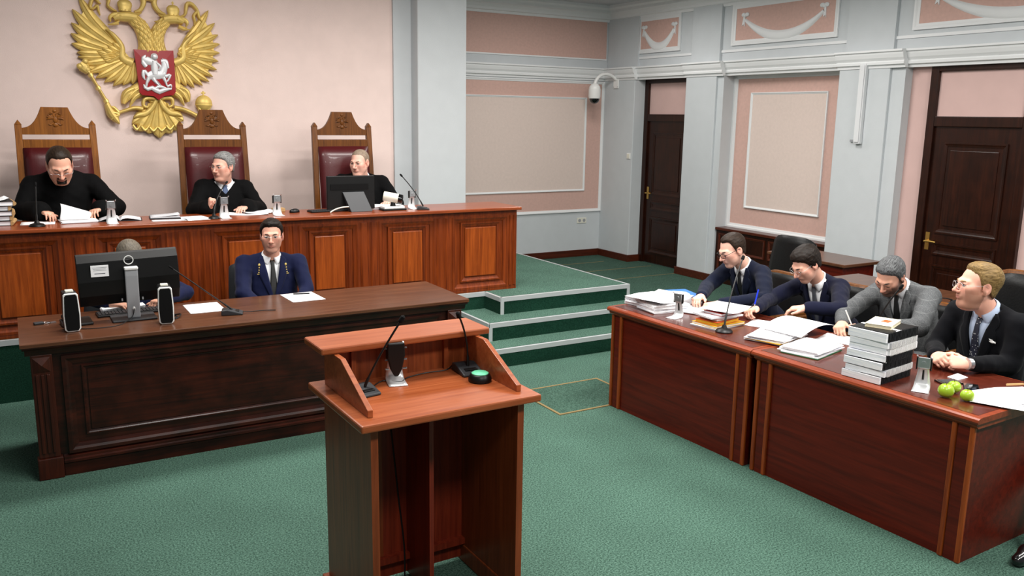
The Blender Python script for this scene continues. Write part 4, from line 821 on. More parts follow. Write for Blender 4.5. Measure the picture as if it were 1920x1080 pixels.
# ================================================================== people (signed-distance bodies)
def unit(v): v = np.asarray(v, float); return v/np.linalg.norm(v)
class Field:
    def __init__(s, lo, hi, h):
        s.lo = np.array(lo, float); s.h = h; s.n = np.maximum(4, np.ceil((np.array(hi)-s.lo)/h).astype(int)+1)
        s.ax = [(s.lo[i]+np.arange(s.n[i])*h).astype(np.float32) for i in range(3)]
        s.F = np.full(tuple(s.n), 0.2, np.float32)
    def sub(s, lo, hi):
        a = np.clip(np.floor((np.array(lo)-s.lo)/s.h).astype(int), 0, s.n); b = np.clip(np.ceil((np.array(hi)-s.lo)/s.h).astype(int)+1, 0, s.n)
        if np.any(b <= a): return None
        return tuple(slice(a[i], b[i]) for i in range(3))
    def xyz(s, sl): return s.ax[0][sl[0]][:, None, None], s.ax[1][sl[1]][None, :, None], s.ax[2][sl[2]][None, None, :]
    def put(s, sl, d, k, op='u'):
        a = s.F[sl]
        if op == 'u':
            h = np.clip(.5+.5*(a-d)/k, 0, 1); s.F[sl] = a*(1-h)+d*h-k*h*(1-h)
        else:   # smooth subtraction of d
            h = np.clip(.5-.5*(a+d)/k, 0, 1); s.F[sl] = a*(1-h)-d*h+k*h*(1-h)
    def cone(s, a, b, r1, r2, k=.02, op='u', flat=None, g=0):
        a = np.array(a, float); b = np.array(b, float); r1 += g; r2 += g; R_ = max(r1, r2)+k+2*s.h+.02
        sl = s.sub(np.minimum(a, b)-R_, np.maximum(a, b)+R_)
        if sl is None: return
        X, Y, Z = s.xyz(sl); ba = b-a; L2 = max(1e-9, ba@ba)
        px, py, pz = X-a[0], Y-a[1], Z-a[2]
        t = np.clip((px*ba[0]+py*ba[1]+pz*ba[2])/L2, 0, 1)
        qx, qy, qz = px-t*ba[0], py-t*ba[1], pz-t*ba[2]
        if flat is not None:
            n, f = flat; m = (qx*n[0]+qy*n[1]+qz*n[2])*(1/f-1); qx, qy, qz = qx+n[0]*m, qy+n[1]*m, qz+n[2]*m
        d = np.sqrt(qx*qx+qy*qy+qz*qz)-(r1+(r2-r1)*t)
        s.put(sl, d.astype(np.float32), k, op)
    def ell(s, c, r, axes=None, k=.02, op='u', g=0):
        c = np.array(c, float); r = np.array(r, float)+g; M = r.max()+k+2*s.h+.02
        sl = s.sub(c-M, c+M)
        if sl is None: return
        X, Y, Z = s.xyz(sl); px, py, pz = X-c[0], Y-c[1], Z-c[2]
        if axes is not None:
            A = np.asarray(axes); px, py, pz = [px*A[i][0]+py*A[i][1]+pz*A[i][2] for i in range(3)]
        k0 = np.sqrt((px/r[0])**2+(py/r[1])**2+(pz/r[2])**2); k1 = np.sqrt((px/r[0]**2)**2+(py/r[1]**2)**2+(pz/r[2]**2)**2)
        s.put(sl, (k0*(k0-1)/np.maximum(k1, 1e-6)).astype(np.float32), k, op)
    def sample(s, P):
        q = (np.asarray(P)-s.lo)/s.h; q = np.clip(q, 0, s.n-1.001); i = q.astype(int); f = q-i; out = 0
        for dx in (0, 1):
            for dy in (0, 1):
                for dz in (0, 1):
                    w = (f[..., 0] if dx else 1-f[..., 0])*(f[..., 1] if dy else 1-f[..., 1])*(f[..., 2] if dz else 1-f[..., 2])
                    out = out+w*s.F[i[..., 0]+dx, i[..., 1]+dy, i[..., 2]+dz]
        return out
    def nets(s):
        F = s.F; ins = F < 0
        c = [ins[a:F.shape[0]-1+a, b:F.shape[1]-1+b, d:F.shape[2]-1+d] for a in (0, 1) for b in (0, 1) for d in (0, 1)]
        tot = sum(x.astype(np.int8) for x in c); act = (tot > 0) & (tot < 8)
        I = np.argwhere(act); idx = np.full(act.shape, -1, np.int32); idx[act] = np.arange(len(I))
        cv = {(a, b, d): F[I[:, 0]+a, I[:, 1]+b, I[:, 2]+d] for a in (0, 1) for b in (0, 1) for d in (0, 1)}
        acc = np.zeros((len(I), 3)); cnt = np.zeros(len(I))
        for a in cv:
            for ax in range(3):
                if a[ax]: continue
                b = list(a); b[ax] = 1; b = tuple(b); va, vb = cv[a], cv[b]; m = (va < 0) != (vb < 0)
                t = np.where(m, va/np.where(m, va-vb, 1), 0); p = np.tile(np.array(a, float), (len(I), 1)); p[:, ax] += t
                acc[m] += p[m]; cnt[m] += 1
        V = s.lo+s.h*(I+acc/cnt[:, None]); Q = []
        for ax in range(3):
            o1, o2 = (ax+1) % 3, (ax+2) % 3
            sa = [slice(None)]*3; sb = [slice(None)]*3; sa[ax] = slice(0, -1); sb[ax] = slice(1, None)
            A, B = ins[tuple(sa)], ins[tuple(sb)]; E = np.argwhere(A != B)
            ok = (E[:, o1] > 0) & (E[:, o2] > 0) & (E[:, o1] < act.shape[o1]) & (E[:, o2] < act.shape[o2]); E = E[ok]
            def cell(d1, d2): q = E.copy(); q[:, o1] -= d1; q[:, o2] -= d2; return idx[q[:, 0], q[:, 1], q[:, 2]]
            q = np.stack([cell(1, 1), cell(0, 1), cell(0, 0), cell(1, 0)], 1); fl = ~A[E[:, 0], E[:, 1], E[:, 2]]; q[fl] = q[fl][:, ::-1]
            Q.append(q[(q >= 0).all(1)])
        return V, np.concatenate(Q)
def net_obj(name, field, mat, parent, org, col=None, relax=1, loc=None):
    V, Q = field.nets()
    if relax:
        for _ in range(relax):
            acc = np.zeros_like(V); cnt = np.zeros(len(V))
            for a, b in ((0, 1), (1, 2), (2, 3), (3, 0)):
                np.add.at(acc, Q[:, a], V[Q[:, b]]); np.add.at(cnt, Q[:, a], 1); np.add.at(acc, Q[:, b], V[Q[:, a]]); np.add.at(cnt, Q[:, b], 1)
            V = V*.5+.5*acc/np.maximum(cnt, 1)[:, None]
    me = bpy.data.meshes.new(name); me.vertices.add(len(V)); me.vertices.foreach_set('co', (V-np.array(org)).astype(np.float32).ravel())
    me.loops.add(len(Q)*4); me.loops.foreach_set('vertex_index', Q.astype(np.int32).ravel()); me.polygons.add(len(Q))
    me.polygons.foreach_set('loop_start', (np.arange(len(Q))*4).astype(np.int32)); me.polygons.foreach_set('loop_total', np.full(len(Q), 4, np.int32)); me.polygons.foreach_set('use_smooth', np.ones(len(Q), bool))
    me.update(calc_edges=True); me.materials.append(MATS[mat])
    if col is not None:
        C = col(V); a = me.color_attributes.new('Col', 'FLOAT_COLOR', 'POINT'); a.data.foreach_set('color', np.concatenate([C, np.ones((len(C), 1))], 1).astype(np.float32).ravel())
    if loc is not None:
        C, A, hs = loc; q = ((V-C)/hs) @ A.T; a = me.attributes.new('hc', 'FLOAT_VECTOR', 'POINT'); a.data.foreach_set('vector', q.astype(np.float32).ravel())
    o = bpy.data.objects.new(name, me); COL.objects.link(o); o.parent = parent; return o
def wob(P, s=1.0, seed=0):   # cheap smooth noise, about -1..1
    rs = np.random.RandomState(seed); out = 0
    for _ in range(5):
        k = rs.normal(size=3)*s; out = out+np.sin(P[0]*k[0]+P[1]*k[1]+P[2]*k[2]+rs.rand()*6)
    return out/3

def head_axes(yaw, pitch, roll):
    """yaw: degrees from facing -Y towards -X; pitch>0 looks down; returns (left, forward, up)"""
    A = R(yaw); f = np.array([-math.sin(A), -math.cos(A), 0.0]); u = np.array([0, 0, 1.0]); l = np.cross(u, f)
    p = R(pitch); f2 = f*math.cos(p)-u*math.sin(p); u2 = u*math.cos(p)+f*math.sin(p)
    q = R(roll); l2 = l*math.cos(q)+u2*math.sin(q); u3 = u2*math.cos(q)-l*math.sin(q)
    return np.array([l2, f2, u3])
def head_prims(fd, C, A, s, sp, lids):
    def W(a, b, c): return C+s*(A[0]*a+A[1]*b+A[2]*c)
    fat = sp.get('fat', 0)
    E = lambda c, r, k=.02, op='u': fd.ell(W(*c), np.array(r)*s, A, k*s, op)
    K = lambda a, b, r1, r2, k=.015, op='u': fd.cone(W(*a), W(*b), r1*s, r2*s, k*s, op)
    E((0, -.020, .036), (.077, .097, .084)); E((0, .022, -.022), (.0625+fat*.4, .073, .092)); E((0, .030, -.080), (.046+fat, .053, .038+fat*.3))
    E((0, .071, -.106), (.022, .019, .017), .02)
    for q in (-1, 1):
        K((q*(.050+fat), -.006, -.045), (q*(.022+fat*.6), .060, -.102), .021, .018, .025)
        E((q*.044, .056, -.014), (.026, .026, .022), .025); E((q*.041, .046, -.046), (.024, .028, .032), .03)
        K((q*.014, .086, .021), (q*.044, .070, .022), .0125, .010, .015)
        E((q*.032, .105, .002), (.021, .016, .0135), .012, 's')
        E((q*.032, .0755, .0105), (.0175, .0165, .0085), .004)
        E((q*.032, .0740, -.0105), (.0165, .0150, .0065), .005)
        if lids: E((q*.032, .0772, .002), (.0165, .0165, .0100), .004)
        E((q*.0115, .102, -.037), (.0085, .011, .0075), .007)
        E((q*.080, -.015, -.004), (.0090, .024, .037), .006); E((q*.087, -.010, .0), (.006, .012, .018), .006, 's'); E((q*.078, -.008, -.036), (.007, .011, .010), .006)
    K((0, .089, .015), (0, .1165, -.029), .0070, .0105, .010); E((0, .118, -.033), (.0105, .010, .0085), .007)
    E((0, .083, -.062), (.026, .015, .014), .014); E((0, .0925, -.0590), (.020, .0075, .0050), .005); E((0, .0915, -.0705), (.017, .0080, .0058), .005)
    K((-.023, .0985, -.0648), (.023, .0985, -.0648), .0022, .0022, .004, 's')
    if fat: E((0, .028, -.112), (.045, .045, .028), .03)
    return W
def hand_prims(fd, w, d, n, side, curl=(25, 30, 20), spread=1.0, thumb=(.75, .65, .15), s=1.0, k=.006):
    """w wrist, d towards the fingers, n direction the palm faces, side: vector towards the thumb"""
    w = np.array(w, float); d = unit(d); n = np.array(n, float); n = unit(n-d*(n@d)); t = np.cross(d, n)
    if t@np.array(side, float) < 0: t = -t
    tips = []
    offs = (.029, .010, -.010, -.028); lens = (.070, .078, .072, .056); rad = (.0092, .0095, .009, .008)
    for i in range(4):
        base = w+s*(d*(.088-(.008 if i == 3 else 0)-(.004 if i == 0 else 0))+t*offs[i])
        fd.cone(w+s*(d*.012+t*offs[i]*.55), base, .0165*s, .0125*s, .012)
        a = 0; p = base; dd = unit(d+t*(offs[i]*2.2*spread))
        for j, (fr, c) in enumerate(zip((.46, .30, .24), curl)):
            a += R(c+(i*4 if j == 0 else 0)); v = dd*math.cos(a)+n*math.sin(a); q = p+v*lens[i]*fr*s
            fd.cone(p, q, rad[i]*s*(1-.1*j), rad[i]*s*(.9-.1*j), .0035); p = q
        tips.append(p)
    b = w+s*(d*.022+t*.026+n*.008); v = unit(d*thumb[0]+t*thumb[1]+n*thumb[2]); m = b+v*.046*s; v2 = unit(v+d*.35-t*.25); e = m+v2*.032*s
    fd.cone(w+d*.01*s, b, .018*s, .016*s, .012); fd.cone(b, m, .0145*s, .0105*s, .008); fd.cone(m, e, .0105*s, .0085*s, .004)
    return tips

def person(label, head, hyaw, hpitch, hroll, neck, pelvis, tyaw, sh, elbows, wrists, hands, garment='jacket', jm='suit_navy', shirt='shirt_white', tie='tie_grey', vbot=.30, hair=None, hs=1.0, skin=(206, 152, 128), sp=None, look=None,
           beard=None, glasses=None, lids=False, fat=1.0, legs=None, brow=(60, 44, 34), res=.0042, root=None, shoes=True, cuffs=True, vw=1.0, extra=None):
    sp = sp or {}; neck = np.array(neck, float); pelvis = np.array(pelvis, float); head = np.array(head, float)
    org = (pelvis[0], pelvis[1], root if root is not None else 0.0)
    P = empty('person', org, 0, label, 'person')
    A = head_axes(hyaw, hpitch, hroll); U = unit(neck-pelvis); T = head_axes(tyaw, 0, 0); l = unit(T[0]-U*(T[0]@U)); f = np.cross(l, U)
    hw, drop = sh; hw *= .90
    SL, SR = neck-U*drop+l*hw, neck-U*drop-l*hw; EL, ER = map(np.array, elbows); WL, WR = map(np.array, wrists)
    chest = neck-U*.20+f*.0; belly = pelvis+(neck-pelvis)*.32+f*.02
    F3 = np.array([l, f, U])
    def torso(fd, g, arms=True, robe=False):
        fd.ell(chest, (.170*fat, .108*fat, .19), F3, .03, g=g); fd.ell(belly, (.160*fat, .118*fat*1.05, .19), F3, .05, g=g); fd.ell(pelvis+U*.02, (.180*fat, .135, .13), F3, .05, g=g)
        fd.cone(SL-U*.018, SR-U*.018, .050, .050, .03, g=g)
        for q in (1, -1):
            S = SL if q > 0 else SR; E = EL if q > 0 else ER; Wr = WL if q > 0 else WR
            fd.cone(neck+l*q*.030-f*.022-U*.018, S+U*.004-l*q*.03, .042, .040, .03, g=g)
            if arms:
                fd.cone(S, E, .052*(.5+.5*fat), .042*(.5+.5*fat), .025, g=g)
                v = unit(Wr-E)
                if robe: fd.cone(E, Wr-v*.03, .046, .058, .02, g=g)
                else: fd.cone(E, Wr-v*.022, .041*(.5+.5*fat), .031, .016, g=g)
    allp = np.array([head+.16, head-.16, neck, pelvis, SL, SR, EL, ER, WL, WR]+[WL+unit(hands[0][0])*.2, WR+unit(hands[1][0])*.2])
    lo, hi = allp.min(0)-.09, allp.max(0)+.09
    # --- skin: head, neck, shoulders, arms and hands in one surface
    slo = lo.copy(); slo[2] = max(lo[2], min(WL[2], WR[2], neck[2]-.14)-.17)
    fd = Field(slo, hi, res)
    fd.ell(neck-U*.12, (.125, .07, .10), F3, .03)
    for q, S, E, Wr, hd in ((1, SL, EL, WL, hands[0]), (-1, SR, ER, WR, hands[1])):
        fd.cone(neck-U*.07, S-U*.01, .04, .034, .03); fd.cone(S, E, .036, .030, .02); fd.cone(E, Wr, .031, .0235, .012)
        hand_prims(fd, Wr, hd[0], hd[1], hd[2], *(hd[3:]))
    hb = head+hs*(A[1]*-.022+A[2]*-.060)
    fd.cone(hb, neck-U*.02, .054*(.6+.4*fat), .060*(.6+.4*fat), .025)
    Wd = head_prims(fd, head, A, hs, sp, lids)
    base = np.array(srgb(*skin)[:3]); lipc = np.array(srgb(176, 100, 90)[:3]); red = np.array(srgb(205, 130, 112)[:3])
    bcol = np.array(srgb(*(beard[0] if beard else (60, 50, 44)))[:3])
    def color(V):
        q = (V-head)/hs; a, b, c = q@A[0], q@A[1], q@A[2]; hd = (c > -.125) & (c < .14) & (abs(a) < .1) & (b > -.13) & (b < .14)
        C = np.tile(base, (len(V), 1))*(1+.05*wob([a, b, c], 60, 3))[:, None]
        def mix(w, col): nonlocal C; w = np.clip(np.where(hd, w, 0), 0, 1)[:, None]; C = C*(1-w)+col*w
        mix(.45*np.exp(-((abs(a)-.042)/.018)**2-((c+.025)/.02)**2)*(b > .04), red); mix(.5*np.exp(-(a/.016)**2-((c+.032)/.014)**2)*(b > .09), red)
        mix(.5*np.exp(-((abs(a)-.079)/.012)**2)*(abs(c) < .04), red)
        mix(.75*np.exp(-(a/.019)**4-((c+.0650)/.0095)**4)*(b > .079), lipc)
        mix(.30*np.exp(-((abs(a)-.032)/.015)**2-((c-.003)/.010)**2)*(b > .05), base*.6)  # eye sockets darkened for contrast, shade put into the skin colour
        if beard:
            kind, al = beard[1], beard[2]
            lipm = 1-np.exp(-(a/.020)**4-((c+.0650)/.0085)**4)
            if kind == 'goatee': mix(al*np.exp(-(a/.030)**6-((c+.076)/.030)**6)*lipm*(b > .05), bcol)
            else: mix(al*(1/(1+np.exp((c+.040+np.where(abs(a) > .05, -.03, 0)+.0*b)/.006)))*lipm*(b > -.01)*(c > -.125), bcol)
        return np.clip(C, 0, 1)
    net_obj('body', fd, 'skin', P, org, color)
    # --- eyes, brows
    if not lids:
        e = MB()
        gz = look or (0, 0)
        for q in (-1, 1):
            s0 = len(e.v); e.ball((0, 0, 0), .0130*hs, 14, 9, 0); e.ball((gz[0]*.006*hs, .0072*hs, gz[1]*.006*hs), .0070*hs, 12, 7, 1)
            M = Matrix([list(A[0]), list(A[1]), list(A[2])]).transposed().to_4x4(); M.translation = Vector(Wd(q*.032, .0772, .0015)-np.array(org)); e.xf(M, s0)
        e.build('eyes', ['eye_white', 'iris'], P, smooth='all')
    M3 = Matrix([list(A[0]), list(A[1]), list(A[2])]).transposed().to_4x4(); M3.translation = Vector(head-np.array(org)); HM = M3 @ Matrix.Scale(hs, 4)
    bn_ = 'brow_%d_%d_%d' % brow
    if bn_ not in MATS: plain(bn_, srgb(*brow), .9)
    for q in (-1, 1):
        MB().tube([(q*.012, .0955, .019), (q*.024, .0955, .0235), (q*.038, .087, .0245), (q*.050, .072, .019)], [.0025, .0042, .0036, .0014], 6).xf(HM).build('eyebrow', bn_, P, smooth='all')
        MB().tube([(q*.018, .0885, .0052), (q*.026, .0935, .0092), (q*.036, .0925, .0090), (q*.047, .082, .003)] if not lids else [(q*.018, .0905, -.0035), (q*.027, .0945, -.0068), (q*.037, .0930, -.0066), (q*.047, .082, -.002)], [.0008, .0015, .0015, .0008], 5).xf(HM).build('eyelash', 'lash', P)
    # --- hair
    if hair:
        hm, th, front, temple, side, nape, vol, rough_ = hair
        hf = Field(head-.17, head+.17, .0042); sl = (slice(None),)*3; X, Y, Z = hf.xyz(sl); q = [(X-head[0])/hs, (Y-head[1])/hs, (Z-head[2])/hs]
        a, b, c = [q[0]*A[i][0]+q[1]*A[i][1]+q[2]*A[i][2] for i in range(3)]
        hf.ell(Wd(0, -.020, .036), np.array((.077, .097, .084))*hs, A, .01, g=th); hf.ell(Wd(0, -.03, -.03), np.array((.066, .062, .06))*hs, A, .03, g=th*.8)
        for (cc, rr) in vol: hf.ell(Wd(*cc), np.array(rr)*hs, A, .02)
        hf.F += (.0003+.0009*rough_)*wob([a*1.0, b*.2, c*.5], 520, 5)+.0010*rough_*wob([a, b*.4, c], 130, 8)
        H = np.interp(b, [-.12, -.095, -.045, -.030, -.006, .006, .03, .055, .075, .12], [nape, nape, side-.022, side+.004, side, side-.004, temple, (temple+front)/2+.008, front, front])
        rec = sp.get('rec', 0); H = H+rec*np.exp(-((abs(a)-.046)/.018)**2)*(b > .02)+.0035*wob([a, b*.5, c*.2], 160, 2)
        g = (H-c)*hs; hf.F += ((th+.004)*np.exp(-np.maximum(0, c-H)/.011)/(1+np.exp(-(b+.02)/.008))).astype(np.float32); hf.F = np.maximum(hf.F, g.astype(np.float32)*.8)
        net_obj('hair', hf, hm, P, org, relax=1, loc=(head, A, hs))
    if beard and beard[1] == 'goatee' and sp.get('beard_m'):
        bf = Field(head-.15, head+.15, .004)
        E = lambda cc, rr: bf.ell(Wd(*cc), np.array(rr)*hs, A, .006)
        E((0, .0835, -.098), (.027, .022, .022)); bf.cone(Wd(-.026, .080, -.066), Wd(-.020, .084, -.095), .008*hs, .009*hs, .008); bf.cone(Wd(.026, .080, -.066), Wd(.020, .084, -.095), .008*hs, .009*hs, .008); bf.cone(Wd(-.024, .0905, -.050), Wd(.024, .0905, -.050), .0065*hs, .0065*hs, .006)
        X, Y, Z = bf.xyz((slice(None),)*3); bf.F += .0018*wob([X, Y, Z], 300, 4)
        net_obj('beard', bf, sp.get('beard_m', 'hair_darkbrown'), P, org, relax=0, loc=(head, A, hs))
    # --- glasses
    if glasses:
        gm, rw, rh, rr, gl = glasses
        for q in (-1, 1):
            n = 20; cx, cy, cz = q*.034, .108, -.002+sp.get('gz', 0); pts = []
            for k in range(n+1):
                t = 2*PI*k/n; ex = abs(math.cos(t))**.7*math.copysign(1, math.cos(t)); ez = abs(math.sin(t))**.7*math.copysign(1, math.sin(t)); pts.append((cx+rw*ex, cy-abs(cx+rw*ex)*.16+.004, cz+rh*ez))
            if gl != 'half': g = MB().tube(pts, rr, 6)
            else: g = MB().tube(pts[:n//2+1], rr, 6)
            g.tube([(q*(.034+rw), cy-.008, cz+rh*.5), (q*.074, .085, cz+rh*.5), (q*.083, -.005, .010), (q*.082, -.022, -.002)], rr*.9, 6); g.tube([(q*(.034-rw), cy, cz+rh*.3), (0, cy+.004, cz+rh*.5)], rr, 6)
            g.xf(HM).build('glasses', gm, P, smooth='all')
    # --- garments
    jac = Field(lo-.03, hi+.03, .0075 if garment != 'robe' else .009); torso(jac, .012 if garment != 'robe' else .022, True, garment == 'robe')
    X, Y, Z = jac.xyz((slice(None),)*3); jac.F += .0035*wob([X, Y, Z], 16, 7)+.0042*(np.abs(wob([X, Y, Z], 24, 9))-.45)+.0015*wob([X, Y, Z], 60, 11)
    uncut = Field.__new__(Field); uncut.__dict__.update(jac.__dict__); uncut.F = jac.F.copy()
    dx, dy, dz = X-neck[0], Y-neck[1], Z-neck[2]; a = dx*l[0]+dy*l[1]+dz*l[2]; b = dx*f[0]+dy*f[1]+dz*f[2]; c = dx*U[0]+dy*U[1]+dz*U[2]
    tw = vw*.066/(vbot+.02)
    V = np.maximum(np.maximum((abs(a)-(c+vbot)*tw)*.96, .0-b), b-.175); jac.F = np.maximum(jac.F, -V.astype(np.float32))
    hole = np.sqrt(a*a+(b-.012)**2)-.066; jac.F = np.maximum(jac.F, -np.maximum(hole, -(c+.07)).astype(np.float32))
    net_obj({'robe': 'robe', 'jacket': 'jacket'}[garment], jac, jm, P, org)
    shf = Field(np.minimum(neck, chest)-.28, np.maximum(neck, chest)+.28, .007); torso(shf, -.003, False)
    d2 = shf.xyz((slice(None),)*3); c2 = (d2[0]-neck[0])*U[0]+(d2[1]-neck[1])*U[1]+(d2[2]-neck[2])*U[2]; shf.F = np.maximum(shf.F, (c2-.012).astype(np.float32))
    net_obj('shirt', shf, shirt, P, org)
    def drape(fdx, uw, off):
        uw = np.asarray(uw, float); o = neck+uw[..., :1]*l+uw[..., 1:]*U+f*.34; hit = np.full(uw.shape[:-1], np.nan); prev = fdx.sample(o)
        for st in range(1, 90):
            cur = fdx.sample(o-f*.005*st); m = np.isnan(hit) & (cur < 0) & (prev >= 0); tt = prev/np.where(np.abs(prev-cur) < 1e-9, 1, prev-cur); hit[m] = ((st-1+tt)*.005)[m]; prev = cur
        hit = np.where(np.isnan(hit), np.nanmedian(hit) if np.any(~np.isnan(hit)) else .2, hit)
        return o-f*hit[..., None]+f*off-np.array(org)
    # lapels
    if garment == 'jacket':
        for q in (-1, 1):
            rows = []
            for i in range(15):
                t = i/14; w = .005-(vbot+.005)*t; inner = max(.003, (w+vbot)*tw); ow = inner+.010+(.052*(1-abs(t-.38)/.62) if t > .38 else .052*(t/.38)**.4)
                if .20 < t < .28: ow -= .014
                if t > .9: ow = inner+.012*(1-t)/.1+.002
                rows.append([(q*(inner-.004+(ow-inner+.004)*j/4), w) for j in range(5)])
            D = drape(uncut, rows, .005); MB().grid(D).build('lapel', jm, P, smooth='all', solid=.006)
    # tie
    if tie:
        rows = []
        for i in range(18):
            t = i/17; w = -.012-(vbot+.06)*t; hwd = .017-.004*(t/.12) if t < .12 else .013+.022*min(1, (t-.12)/.6)
            rows.append([(hwd*k, w) for k in (-1, -.5, 0, .5, 1)])
        D = drape(shf, rows, .010); D[:3] += f*.006
        MB().grid(D).build('tie', tie, P, smooth='all', solid=.007)
    # collar
    Nk = unit(hb-neck); n0 = np.cross(l, Nk); n0 = n0 if n0@f > 0 else -n0; l0 = np.cross(Nk, n0); l0 = l0 if l0@l > 0 else -l0
    for q in (-1, 1):
        rows = []
        for i in range(13):
            th = R(180-i*14.2); t = i/12; cs = math.cos(th); sn = math.sin(th)*q; rad = .0615*(.6+.4*fat)
            ctr = neck+Nk*(.012)
            top = ctr+Nk*(.022-.016*t)+n0*(cs*rad*1.0+.002)+l0*sn*rad*.98; bot = ctr-Nk*(.014+.040*t**3)+n0*(cs*(rad+.008)+.006+.012*t**3)+l0*(sn*(rad+.010)+q*.022*t**3)
            rows.append([top+(bot-top)*j/4+ (n0*cs+l0*sn)*.004*math.sin(PI*j/4) for j in range(5)])
        MB().grid(np.array(rows)-np.array(org)).build('collar', shirt, P, smooth='all', solid=.004)
    if cuffs:
        for Wr, E in ((WL, EL), (WR, ER)):
            v = unit(Wr-E); MB().tube([Wr-v*.05-np.array(org), Wr-v*.008-np.array(org)], [.036, .033], 14).build('cuff', shirt, P, smooth=True)
    # --- legs
    if legs:
        lf = None
        (KL, AL), (KR, AR) = legs; pts = np.array([pelvis, KL, AL, KR, AR], float); lf = Field(pts.min(0)-.16, pts.max(0)+.16, .012)
        for q, K_, A_ in ((1, KL, AL), (-1, KR, AR)):
            hj = pelvis+l*q*.09; lf.cone(hj, K_, .088, .066, .03); lf.cone(K_, A_, .064, .05, .02)
        lf.ell(pelvis, (.17*fat, .13, .11), F3, .04)
        net_obj('trousers', lf, jm, P, org)
        for q, K_, A_ in ((1, KL, AL), (-1, KR, AR)):
            A_ = np.array(A_, float); tf = f*1.0; tf[2] = 0; tf = unit(tf+l*q*.12*np.array([1, 1, 0])); fl = root or 0; s2 = Field(A_-.32, A_+.32, .007)
            sd = np.cross(tf, (0, 0, 1)); hl = np.array([A_[0], A_[1], fl])-tf*.03
            s2.cone(hl+np.array([0, 0, .045]), hl+tf*.13+np.array([0, 0, .045]), .040, .044, .02); s2.cone(hl+tf*.13+np.array([0, 0, .036]), hl+tf*.22+np.array([0, 0, .030]), .044, .030, .02); s2.cone(hl+np.array([0, 0, .05]), hl+np.array([0, 0, .11]), .042, .044, .02)
            Zs = s2.xyz((slice(None),)*3)[2]; s2.F = np.maximum(s2.F, (fl+.004-Zs).astype(np.float32)+np.zeros_like(s2.F))
            net_obj('shoe', s2, 'shoe_black', P, org)
    if extra: extra(P, np.array(org), HM, drape, shf, uncut)
    return P
PZ = 3*HS
D_ = (0, 0, -1)
# --- the three judges
person('bearded judge in a black robe bent over his papers at the far left', (-3.275, 5.83, 1.685), -2, 34, 2, (-3.262, 6.00, 1.605), (-3.255, 6.05, 1.02), 0, (.24, .085),
       [(-2.885, 5.86, 1.33), (-3.565, 5.86, 1.33)], [(-3.025, 5.68, 1.335), (-3.43, 5.66, 1.335)],
       [((-.55, -.8, .0), (0, -.3, -1), (-1, 0, 0), (38, 35, 20)), ((.45, -.85, -.05), (0, -.2, -1), (1, 0, 0), (28, 30, 20))],
       'robe', 'robe_black', tie=None, vbot=.045, hair=('hair_brown', .008, .092, .062, -.018, -.06, [], .5), hs=1.12, skin=(226, 170, 146), sp=dict(fat=.010, rec=.016, gz=-.012, beard_m='hair_darkbrown'),
       beard=((52, 36, 30), 'goatee', .8), glasses=('steel', .024, .015, .0013, 'half'), lids=True, fat=1.16, res=.005, root=PZ, cuffs=False, vw=1.3)
person('grey-haired judge in a black robe looking aside, fist by the microphone', (-1.985, 6.02, 1.645), 52, 6, -2, (-1.962, 6.09, 1.502), (-1.98, 6.06, 1.00), 8, (.20, .055),
       [(-1.700, 5.93, 1.26), (-2.265, 5.93, 1.27)], [(-1.88, 5.68, 1.31), (-2.19, 5.66, 1.31)],
       [((-.6, -.8, 0), (0, 0, -1), (-1, 0, 0), (30, 30, 20)), ((.12, -.25, 1), (1, -.1, -.1), (0, -1, 0), (85, 90, 60))],
       'robe', 'robe_black', tie='tie_blue', vbot=.11, hair=('hair_grey', .011, .078, .045, -.022, -.068, [((.01, .025, .088), (.056, .046, .028))], .7), skin=(222, 168, 148), sp=dict(fat=.004),
       glasses=('steel', .023, .015, .0011, 'half'), fat=1.06, res=.005, root=PZ, look=(0, 0), brow=(96, 90, 86), cuffs=False, vw=1.6)
person('close-cropped judge in a black robe sitting behind the black monitor', (-.705, 6.03, 1.660), 50, 8, 0, (-.662, 6.10, 1.522), (-.68, 6.08, 1.00), 14, (.215, .06),
       [(-.365, 5.93, 1.26), (-.98, 5.95, 1.28)], [(-.52, 5.70, 1.31), (-.88, 5.70, 1.31)],
       [((-.7, -.7, 0), (0, 0, -1), (-1, 0, 0), (30, 30, 20)), ((.6, -.7, 0), (0, 0, -1), (1, 0, 0), (30, 30, 20))],
       'robe', 'robe_black', tie=None, vbot=.07, hair=('hair_cropped', .0035, .080, .050, -.012, -.06, [], .15), skin=(226, 176, 158), sp=dict(rec=.012, fat=.004), fat=1.12, res=.005, root=PZ, brow=(120, 92, 76), cuffs=False, vw=1.3)
